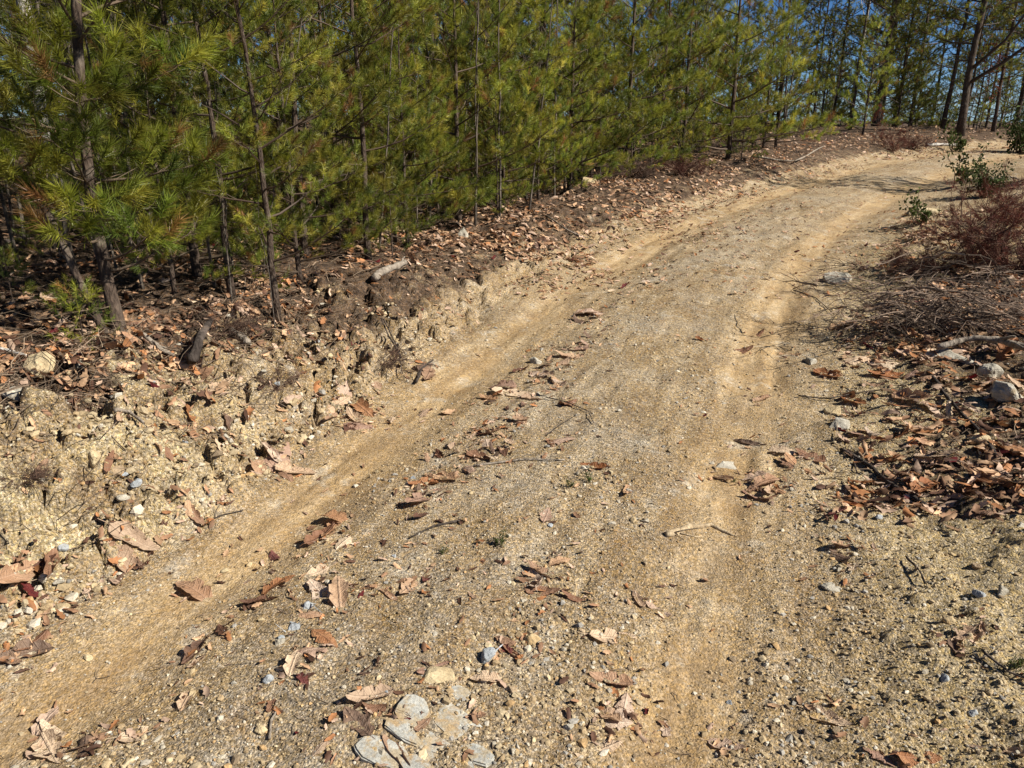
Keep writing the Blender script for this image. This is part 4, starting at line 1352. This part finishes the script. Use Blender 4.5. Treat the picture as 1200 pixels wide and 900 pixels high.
# leaves that can be picked out in the photograph: pixel, length in pixels, colour, shape, zone
Z_RUTL = 'in the drift of leaves between the wheel ruts'
Z_BANK = 'at the foot of the crumbling bank'
Z_CUT = 'caught on the crumbling bank'
Z_ROAD = 'lying by itself on the open road'
Z_RR = 'on the worn wheel rut beside the leaf litter'
Z_SL = 'around the slate outcrop'
Z_LIT = 'in the leaf litter beside the brush pile'
Z_VER = 'on the pale gravel verge'
Z_TOP = 'on the leafy top of the bank'
PICK = [
 (155, 632, 62, 'brown', 2, Z_BANK), (140, 655, 60, 'brown', 7, Z_BANK), (180, 645, 45, 'tan', 6, Z_BANK), (168, 658, 40, 'dark', 2, Z_BANK), (22, 680, 66, 'tan', 7, Z_BANK), (60, 662, 62, 'brown', 6, Z_BANK), (15, 662, 50, 'brown', 2, Z_BANK), (45, 670, 44, 'dark', 7, Z_BANK),
 (36, 695, 30, 'crimson', 3, Z_BANK), (105, 692, 30, 'pink', 0, Z_BANK), (140, 680, 22, 'dark', 4, Z_BANK), (30, 768, 62, 'dark', 7, Z_BANK), (8, 775, 48, 'brown', 2, Z_BANK), (40, 757, 40, 'brown', 4, Z_BANK), (228, 608, 34, 'brown', 2, Z_BANK), (222, 604, 26, 'orange', 5, Z_BANK),
 (325, 545, 62, 'pink', 0, Z_BANK), (300, 552, 44, 'tan', 1, Z_BANK), (345, 553, 48, 'tan', 7, Z_BANK), (318, 532, 34, 'pink', 6, Z_BANK), (335, 558, 32, 'brown', 5, Z_BANK), (198, 540, 22, 'brown', 3, Z_CUT), (270, 498, 26, 'dark', 4, Z_CUT), (258, 528, 24, 'tan', 5, Z_CUT),
 (140, 488, 26, 'tan', 6, Z_CUT), (342, 475, 26, 'pink', 5, Z_CUT), (255, 456, 44, 'tan', 0, Z_CUT), (235, 440, 36, 'pink', 1, Z_CUT), (215, 432, 30, 'tan', 6, Z_CUT), (225, 452, 30, 'brown', 2, Z_CUT), (130, 553, 26, 'brown', 5, Z_CUT), (50, 552, 24, 'brown', 4, Z_CUT),
 (405, 465, 46, 'pink', 0, Z_BANK), (425, 480, 40, 'orange', 1, Z_BANK), (415, 490, 36, 'tan', 2, Z_BANK), (438, 482, 24, 'orange', 5, Z_BANK), (395, 478, 40, 'tan', 1, Z_BANK), (420, 500, 34, 'pink', 3, Z_BANK), (445, 460, 30, 'brown', 7, Z_BANK), (502, 440, 34, 'brown', 0, Z_BANK), (495, 432, 26, 'dark', 4, Z_BANK), (388, 490, 30, 'brown', 6, Z_BANK), (460, 492, 24, 'tan', 5, Z_BANK), (495, 486, 22, 'brown', 3, Z_BANK), (410, 505, 26, 'dark', 8, Z_BANK),
 (228, 696, 58, 'tan', 1, Z_RUTL), (325, 690, 44, 'orange', 1, Z_RUTL), (308, 705, 48, 'dark', 2, Z_RUTL), (296, 712, 30, 'dark', 7, Z_RUTL), (322, 655, 26, 'crimson', 4, Z_RUTL), (368, 675, 38, 'tan', 0, Z_RUTL), (395, 612, 46, 'orange', 1, Z_RUTL), (375, 630, 50, 'brown', 2, Z_RUTL), (405, 636, 36, 'tan', 3, Z_RUTL), (388, 622, 38, 'orange', 0, Z_RUTL), (398, 697, 54, 'tan', 1, Z_RUTL), (375, 695, 40, 'pink', 3, Z_RUTL), (432, 690, 22, 'orange', 5, Z_RUTL), (478, 690, 40, 'tan', 0, Z_RUTL), (500, 679, 22, 'crimson', 3, Z_RUTL), (455, 700, 26, 'tan', 6, Z_RUTL),
 (260, 740, 28, 'dark', 3, Z_RUTL), (228, 765, 46, 'dark', 7, Z_RUTL), (232, 778, 30, 'brown', 2, Z_RUTL), (380, 748, 44, 'orange', 0, Z_RUTL), (365, 765, 40, 'pink', 8, Z_RUTL), (345, 780, 44, 'tan', 1, Z_RUTL), (355, 796, 26, 'crimson', 4, Z_RUTL), (362, 722, 34, 'tan', 5, Z_RUTL), (220, 823, 38, 'tan', 1, Z_ROAD), (318, 830, 28, 'brown', 2, Z_ROAD), (165, 863, 54, 'tan', 0, Z_ROAD), (112, 872, 54, 'brown', 6, Z_ROAD), (60, 880, 74, 'tan', 7, Z_ROAD), (55, 850, 44, 'pink', 1, Z_ROAD), (375, 880, 26, 'brown', 3, Z_ROAD), (65, 862, 50, 'tan', 9, Z_ROAD), (100, 880, 40, 'dark', 4, Z_ROAD),
 (510, 568, 60, 'tan', 1, Z_RUTL), (495, 585, 54, 'pink', 0, Z_RUTL), (525, 562, 44, 'orange', 2, Z_RUTL), (498, 568, 36, 'orange', 7, Z_RUTL), (488, 580, 30, 'dark', 4, Z_RUTL), (565, 500, 32, 'orange', 1, Z_RUTL), (575, 507, 36, 'tan', 0, Z_RUTL), (570, 520, 30, 'pink', 3, Z_RUTL), (562, 537, 36, 'brown', 2, Z_RUTL), (578, 538, 34, 'tan', 1, Z_RUTL), (590, 528, 26, 'dark', 4, Z_RUTL), (530, 484, 30, 'orange', 5, Z_RUTL), (573, 468, 28, 'orange', 2, Z_RUTL), (598, 462, 46, 'tan', 0, Z_RUTL), (590, 455, 34, 'pink', 1, Z_RUTL), (625, 468, 30, 'brown', 7, Z_RUTL), (640, 452, 36, 'orange', 1, Z_RUTL), (652, 450, 30, 'orange', 5, Z_RUTL), (635, 440, 34, 'pink', 0, Z_RUTL), (665, 474, 28, 'brown', 4, Z_RUTL), (610, 435, 24, 'dark', 2, Z_RUTL), (650, 425, 40, 'brown', 1, Z_RUTL), (668, 418, 34, 'tan', 0, Z_RUTL), (675, 410, 30, 'pink', 3, Z_RUTL), (688, 370, 34, 'pink', 1, Z_RUTL), (694, 368, 30, 'brown', 2, Z_RUTL), (680, 378, 28, 'dark', 4, Z_RUTL), (655, 518, 34, 'pink', 3, Z_RUTL), (645, 520, 20, 'brown', 5, Z_RUTL),
 (635, 672, 42, 'brown', 2, Z_ROAD), (655, 662, 28, 'orange', 1, Z_ROAD), (625, 680, 40, 'pink', 8, Z_ROAD), (635, 696, 40, 'brown', 5, Z_ROAD), (697, 548, 32, 'orange', 2, Z_ROAD), (735, 576, 30, 'orange', 5, Z_ROAD), (640, 607, 32, 'pink', 0, Z_ROAD), (566, 660, 12, 'orange', 4, Z_ROAD), (553, 700, 16, 'brown', 3, Z_ROAD), (672, 702, 30, 'brown', 5, Z_ROAD), (748, 705, 30, 'brown', 2, Z_ROAD), (772, 715, 34, 'pink', 1, Z_ROAD), (716, 748, 56, 'tan', 0, Z_ROAD), (605, 728, 18, 'orange', 5, Z_ROAD), (592, 752, 30, 'brown', 3, Z_ROAD), (602, 770, 36, 'brown', 6, Z_ROAD), (590, 762, 24, 'crimson', 4, Z_ROAD),
 (718, 800, 54, 'tan', 2, Z_SL), (732, 832, 48, 'pink', 0, Z_SL), (712, 840, 44, 'tan', 7, Z_SL), (698, 880, 62, 'tan', 1, Z_SL), (705, 842, 26, 'orange', 5, Z_SL), (725, 850, 34, 'pink', 3, Z_SL), (435, 818, 58, 'brown', 2, Z_SL), (420, 850, 50, 'dark', 8, Z_SL), (440, 832, 30, 'brown', 4, Z_SL), (495, 852, 24, 'brown', 3, Z_SL), (465, 888, 58, 'brown', 6, Z_SL), (570, 798, 36, 'tan', 1, Z_SL), (558, 842, 26, 'tan', 2, Z_SL), (510, 786, 44, 'pink', 1, Z_SL), (428, 790, 14, 'dark', 4, Z_SL), (850, 875, 44, 'pink', 0, Z_ROAD), (780, 858, 26, 'pink', 3, Z_ROAD), (970, 845, 56, 'tan', 2, Z_VER), (1075, 890, 52, 'orange', 1, Z_VER), (1190, 885, 44, 'brown', 2, Z_VER), (1130, 745, 34, 'tan', 0, Z_VER), (1140, 752, 30, 'orange', 2, Z_VER), (1118, 758, 30, 'dark', 7, Z_VER), (990, 640, 36, 'tan', 0, Z_VER), (985, 655, 34, 'dark', 4, Z_VER), (1000, 665, 24, 'tan', 3, Z_VER), (980, 602, 30, 'crimson', 3, Z_VER), (1145, 605, 34, 'brown', 8, Z_VER), (1150, 740, 26, 'brown', 6, Z_VER), (1030, 888, 40, 'pink', 3, Z_VER),
 (820, 398, 14, 'orange', 2, Z_RR), (868, 413, 30, 'brown', 5, Z_RR), (888, 393, 18, 'brown', 4, Z_RR), (925, 416, 26, 'orange', 1, Z_RR), (873, 520, 30, 'dark', 6, Z_RR), (895, 570, 44, 'tan', 1, Z_RR), (905, 576, 40, 'brown', 2, Z_RR), (880, 560, 36, 'pink', 0, Z_RR), (888, 582, 44, 'pink', 8, Z_RR), (910, 575, 26, 'orange', 5, Z_RR), (915, 532, 34, 'tan', 1, Z_RR), (935, 545, 46, 'orange', 1, Z_RR), (925, 545, 32, 'brown', 3, Z_RR), (950, 536, 38, 'brown', 0, Z_RR), (845, 562, 34, 'tan', 6, Z_RR), (890, 470, 30, 'tan', 6, Z_RR),
 (1070, 470, 54, 'tan', 2, Z_LIT), (980, 435, 34, 'orange', 1, Z_LIT), (1000, 425, 44, 'tan', 0, Z_LIT), (1045, 430, 50, 'tan', 0, Z_LIT), (1085, 480, 40, 'pink', 1, Z_LIT), (1010, 505, 54, 'pink', 1, Z_LIT), (1000, 470, 44, 'orange', 7, Z_LIT), (1185, 530, 56, 'orange', 0, Z_LIT), (1150, 565, 48, 'brown', 2, Z_LIT), (1080, 576, 50, 'orange', 1, Z_LIT), (1040, 440, 40, 'orange', 3, Z_LIT), (1110, 590, 38, 'brown', 3, Z_LIT), (1030, 365, 40, 'pink', 6, Z_LIT), (990, 385, 40, 'orange', 1, Z_LIT), (1180, 410, 40, 'orange', 1, Z_LIT), (970, 440, 38, 'orange', 2, Z_LIT), (1095, 535, 46, 'brown', 0, Z_LIT),
]
for (u, v, lp, cl, sh, zone) in PICK:
    x, y, _ = px(u, v)
    put_leaf(x, y, lp * MPP(y) * 1.1, sh, cl, zone)
pal = list(LEAF_COL)
def more_leaves(n, boxf, zone, w, size=(.07, .13)):
    g = LEAF_G
    for _ in range(n):
        x, y = boxf(g)
        put_leaf(x, y, g.uniform(*size), int(g.integers(0, len(SHAPES))), pal[g.choice(6, p=w)], zone, lift=.004 + g.uniform(0, .02), tilt=.4)
def along(g, ylo, yhi, slo, shi):
    while True:
        y = g.uniform(ylo, yhi)
        k = np.argmin(np.abs(CL[:, 1] - y))
        s = g.uniform(slo, shi)
        x, yy = CL[k, 0] + CT[k, 1] * s, CL[k, 1] - CT[k, 0] * s
        if abs(x) < .66 * yy + .5:
            return x, yy
more_leaves(70, lambda g: along(g, 3.6, 6.2, 1.25, 2.7), Z_LIT, [.28, .22, .22, .16, .10, .02])
more_leaves(42, lambda g: along(g, 2.0, 6.5, -.5, -.18), Z_RUTL, [.3, .25, .16, .18, .09, .02], (.05, .1))
more_leaves(30, lambda g: along(g, 2.2, 4.0, -2.9, -2.05), Z_TOP, [.3, .25, .15, .2, .09, .01])

# the uncountable rest
LOW = [leaf_mesh(600 + k, *s, n=8, cols=4, stem=False) for k, s in enumerate(SHAPES)]
LC = np.array([c[0][:3] for c in LEAF_COL.values()])
def litter_mesh(name, pts, sizes, w, lab, lift=.02, bright=1.0):
    g = np.random.default_rng(len(pts))
    x, y = pts[:, 0], pts[:, 1]
    z = HV(x, y)
    e = .04
    zx = (HV(x + e, y) - z) / e
    zy = (HV(x, y + e) - z) / e
    acc = Acc()
    var = g.integers(0, len(LOW), len(x))
    for k in range(len(LOW)):
        s = np.where(var == k)[0]
        if not len(s):
            continue
        v, F = LOW[k]
        N = len(s)
        nrm = np.stack([-zx[s] * .7 + g.normal(size=N) * .3, -zy[s] * .7 + g.normal(size=N) * .3, np.ones(N)], -1)
        nrm /= np.linalg.norm(nrm, axis=1)[:, None]
        a = g.normal(size=(N, 3))
        a -= (a * nrm).sum(1)[:, None] * nrm
        a /= np.linalg.norm(a, axis=1)[:, None]
        b = np.cross(nrm, a)
        nrm2 = nrm * np.where(g.random(N) < .4, -1, 1)[:, None]
        L = sizes[s]
        W = (v[None, :, 0, None] * a[:, None] + v[None, :, 1, None] * b[:, None] + v[None, :, 2, None] * nrm2[:, None]) * L[:, None, None]
        W += np.stack([x[s], y[s], z[s] + g.uniform(.002, lift, N)], -1)[:, None]
        W[:, :, 2] += (nrm2[:, 2] < 0)[:, None] * L[:, None] * .12
        tri = (F[None] + (np.arange(N) * len(v))[:, None, None]).reshape(-1, 3)
        c = LC[g.choice(6, N, p=w)] * g.uniform(.6, 1.3, N)[:, None] * bright
        acc.add(W.reshape(-1, 3), tri, np.repeat(c, len(v), 0))
    link(name, acc.mesh(name, M_LITTER), kind='stuff', label=lab, cat='leaf litter')
def sample(n, ylo, yhi, slo, shi, power=1.0, dens=None, seed=0):
    g = np.random.default_rng(seed)
    out = []
    while sum(map(len, out)) < n:
        y = ylo * (yhi / ylo) ** g.random(n * 3) if power else g.uniform(ylo, yhi, n * 3)
        x = g.uniform(-.72, .72, n * 3) * (y + .6)
        s = lateral(x, y)
        k = (s > slo) & (s < shi)
        if dens is not None:
            k &= g.random(n * 3) < dens(x, y, s)
        out.append(np.stack([x[k], y[k]], -1))
    return np.concatenate(out)[:n]
clump = lambda x, y: sstep(-.25, .25, fbm(x, y, 1.6, 3, 300))
g = np.random.default_rng(2)
p = sample(7500, 2.6, 24, -14, -1.75, dens=lambda x, y, s: (.25 + .75 * clump(x, y)) * (.45 + .55 * sstep(-1.7, -2.2, s)), seed=1)
litter_mesh('leaf_litter', p, g.uniform(.05, .115, len(p)), [.18, .14, .12, .32, .23, .01], 'brown oak leaf litter covering the wood floor')
p = sample(5200, 1.9, 10, 1.15, 4.5, dens=lambda x, y, s: (.2 + .8 * clump(x, y)) * sstep(1.7, 3.6, y + .9 * fbm(x, y, 1.2, 3, 15)) * sstep(1.15, 1.7, s + .3 * fbm(x, y, 2, 2, 9)), seed=2)
litter_mesh('leaf_litter', p, g.uniform(.04, .10, len(p)), [.26, .2, .17, .22, .13, .02], 'drifted dry leaves along the shrubby verge')
p = sample(4200, 7, 24, -3.0, -.95, dens=lambda x, y, s: (.3 + .7 * clump(x, y)) * sstep(-.8, -1.5, s), seed=3)
litter_mesh('leaf_litter', p, g.uniform(.05, .12, len(p)), [.32, .28, .08, .22, .09, .01], 'pale scattered leaves on the verge below the young pines')
p = sample(1200, 3.0, 9, -2.4, -1.25, dens=lambda x, y, s: (.25 + .75 * clump(x, y)) * sstep(-1.2, -1.7, s), seed=8)
litter_mesh('leaf_litter', p, g.uniform(.03, .10, len(p)), [.2, .17, .10, .31, .21, .01], 'dry leaves lying on the upper bank below the young pines')
p = np.concatenate([sample(2200, 19, 29, -9, 3.5, 0, dens=lambda x, y, s: sstep(1.2, -1.6, s) * .8 + .25, seed=4)])
litter_mesh('leaf_litter', p, g.uniform(.08, .16, len(p)), [.34, .28, .10, .20, .07, .01], 'leaf carpet over the crest of the road')
p = sample(600, 2.2, 20, -.95, 1.15, dens=lambda x, y, s: np.exp(-((s + .32) / .16) ** 2) * (.2 + clump(x, y)) + .05, seed=5)
litter_mesh('leaf_litter', p, g.uniform(.015, .045, len(p)), [.24, .2, .12, .26, .17, .01], 'crumbled leaf bits strewn along the road', .008)
p = sample(700, 1.8, 7, -2.0, -1.05, dens=lambda x, y, s: .25 + .75 * clump(x, y), seed=6)
litter_mesh('leaf_litter', p, g.uniform(.02, .06, len(p)), [.24, .2, .12, .26, .17, .01], 'crumbled leaf bits caught on the cut bank', .012)

p = sample(1700, 6, 23, -1.3, 1.5, dens=lambda x, y, s: .15 + .85 * clump(x, y) * sstep(.6, -1.0, s), seed=7)
litter_mesh('leaf_litter', p, g.uniform(.03, .075, len(p)), [.26, .24, .10, .26, .13, .01], 'leaf bits blown over the upper stretch of the road', .01)
pk = np.array([px(u, v)[:2] for (u, v, *_r) in PICK])
pk = np.repeat(pk, 7, 0) + g.normal(size=(len(pk) * 7, 2)) * .06
litter_mesh('leaf_litter', pk, g.uniform(.012, .045, len(pk)), [.24, .2, .12, .26, .17, .01], 'broken leaf crumbs around the fallen leaves on the road', .006)

def twig_litter(name, pts, lab, seed, L=(.04, .16), r=.0022, lift=.006, up=.12):
    g = np.random.default_rng(seed)
    acc = Acc()
    z = HV(pts[:, 0], pts[:, 1])
    for (x, y), zz in zip(pts, z):
        a = g.uniform(0, 6.28)
        l = g.uniform(*L)
        q = bent(g, (x, y, zz + lift), (math.cos(a), math.sin(a), g.normal() * up), l, 4, 0, .35)
        q[:, 2] = np.maximum(q[:, 2], zz - .01)
        tube(acc, q, r * g.uniform(.5, 1.4) * np.linspace(1, .5, 4), 3, np.array((.13, .095, .065)) * g.uniform(.4, 1.9), False)
    link(name, acc.mesh(name, M_TWIG, False), kind='stuff', label=lab, cat='twigs')
twig_litter('twig_litter', sample(2000, 2.0, 7, -2.3, -1.3, dens=lambda x, y, s: .1 + .9 * clump(x, y) * sstep(-1.3, -1.8, s), seed=31), 'fine dead roots and twigs tangled in the cut bank', 31, (.04, .26), .0022, up=.3)
twig_litter('twig_litter', sample(1300, 2.6, 10, 1.2, 4, seed=32), 'fine dead twigs scattered in the verge litter', 32)
twig_litter('twig_litter', sample(1500, 3, 16, -7, -1.9, seed=33), 'dead twigs scattered over the wood floor', 33, (.06, .3), .003)
twig_litter('twig_litter', sample(420, 1.3, 9, -1.0, 1.2, seed=34), 'tiny twig bits on the road', 34, (.015, .07), .0013, .003, .03)

# ------------------------------------------------------------------ gravel
def ico():
    f = (1 + 5 ** .5) / 2
    v = np.array([(-1, f, 0), (1, f, 0), (-1, -f, 0), (1, -f, 0), (0, -1, f), (0, 1, f), (0, -1, -f), (0, 1, -f), (f, 0, -1), (f, 0, 1), (-f, 0, -1), (-f, 0, 1)])
    v /= np.linalg.norm(v[0])
    F = np.array([(0, 11, 5), (0, 5, 1), (0, 1, 7), (0, 7, 10), (0, 10, 11), (1, 5, 9), (5, 11, 4), (11, 10, 2), (10, 7, 6), (7, 1, 8), (3, 9, 4), (3, 4, 2), (3, 2, 6), (3, 6, 8), (3, 8, 9), (4, 9, 5), (2, 4, 11), (6, 2, 10), (8, 6, 7), (9, 8, 1)])
    return v, F
IV, IF = ico()
def gravel(name, pts, sizes, cols, lab, seed, sink=.25):
    g = np.random.default_rng(seed)
    N = len(pts)
    z = HV(pts[:, 0], pts[:, 1])
    v = IV[None] * g.uniform(.62, 1.25, (N, 12, 1)) * g.uniform(.6, 1.3, (N, 1, 3)) * (1, 1, .75)
    a = g.uniform(0, 6.28, N)
    ca, sa = np.cos(a)[:, None], np.sin(a)[:, None]
    v = np.stack([v[..., 0] * ca - v[..., 1] * sa, v[..., 0] * sa + v[..., 1] * ca, v[..., 2]], -1)
    v = v * (sizes * .5)[:, None, None]
    v += np.stack([pts[:, 0], pts[:, 1], z + sizes * (.4 - sink)], -1)[:, None]
    t = (IF[None] + (np.arange(N) * 12)[:, None, None]).reshape(-1, 3)
    acc = Acc()
    acc.add(v.reshape(-1, 3), t, np.repeat(cols, 12, 0))
    link(name, acc.mesh(name, M_GRAVEL, False), kind='stuff', label=lab, cat='gravel')
GC = np.array([(.36, .275, .16), (.43, .345, .215), (.30, .22, .125), (.44, .39, .30), (.29, .27, .235), (.38, .25, .12), (.50, .45, .36), (.22, .165, .105)])
def gcols(n, w, seed):
    g = np.random.default_rng(seed)
    return GC[g.choice(len(GC), n, p=np.array(w) / sum(w))] * g.uniform(.75, 1.2, n)[:, None]
g = np.random.default_rng(4)
p = sample(20000, 1.25, 12, -1.15, 1.6, dens=lambda x, y, s: 1 - .8 * np.maximum(np.exp(-((s + RUT) / .22) ** 2), np.exp(-((s - RUT) / .2) ** 2)), seed=11)
gravel('gravel', p, np.clip(g.lognormal(-5.15, .42, len(p)), .003, .02), gcols(len(p), [4, 3, 3, 2, 1.5, 1, 1, 1.5], 1), 'fine tan gravel covering the road', 1)
p = sample(5000, 1.5, 5, -2.0, -1.1, dens=lambda x, y, s: sstep(-.2, .2, fbm(x, y, 4, 3, 400)) * .9 + .1, seed=12)
gravel('gravel', p, np.clip(g.lognormal(-4.7, .7, len(p)), .004, .05), gcols(len(p), [4, 5, 3, 2, .2, 1, 1, 1], 2), 'crumbs of pale earth covering the cut bank', 2)
p = sample(2600, 1.25, 9, -1.1, 1.3, dens=lambda x, y, s: (1 - .9 * np.maximum(np.exp(-((s + RUT) / .22) ** 2), np.exp(-((s - RUT) / .2) ** 2))) * sstep(-.1, .25, fbm(x, y, 2.2, 3, 410)), seed=14)
gravel('gravel', p, np.clip(g.lognormal(-4.2, .35, len(p)), .008, .03), gcols(len(p), [4, 3, 2, 2, 2, 1, 1, 1], 5), 'coarser stones bedded in the crown of the road', 5, .36)
p = sample(4500, 1.3, 8, 1.2, 3.2, seed=13)
gravel('gravel', p, np.clip(g.lognormal(-4.85, .4, len(p)), .004, .02), gcols(len(p), [4, 5, 2, 2, .6, 1, 1.5, 1], 3), 'pale loose gravel along the verge', 3)

# stones big enough to pick out, each its own thing
SM = [rock_mesh(700 + k, (1, .8, .6), m) for k, m in enumerate([MR_CREAM, MR_PALE, MR_BROWN, MR_BLUE, MR_CREAM])]
SLAB = ['cream', 'whitish', 'brown', 'blue-grey', 'cream']
def stones(n, ylo, yhi, slo, shi, where, lo, hi, seed):
    g = np.random.default_rng(seed)
    for x, y in sample(n, ylo, yhi, slo, shi, seed=seed):
        k = int(g.choice(5, p=[.35, .2, .15, .1, .2]))
        sz = g.uniform(lo, hi)
        lab = f'small {SLAB[k]} stone {where}'
        link('stone', SM[k], None, lab, 'stone', lab, loc=(x, y, H(x, y) + sz * .08), rot=(g.normal() * .2, g.normal() * .2, g.uniform(0, 6.28)), scale=sz)
stones(60, 1.3, 5, -1.0, 1.2, 'bedded in the gravel of the road', .018, .036, 21)
stones(70, 1.8, 5, -2.0, -1.15, 'in the crumbling cut bank', .025, .06, 22)
stones(45, 1.6, 7, 1.3, 2.6, 'on the loose verge', .025, .06, 23)
print('leaves', N_LEAF[0], 'objects', len(COL.objects), 'tris', sum(len(m.polygons) for m in bpy.data.meshes))
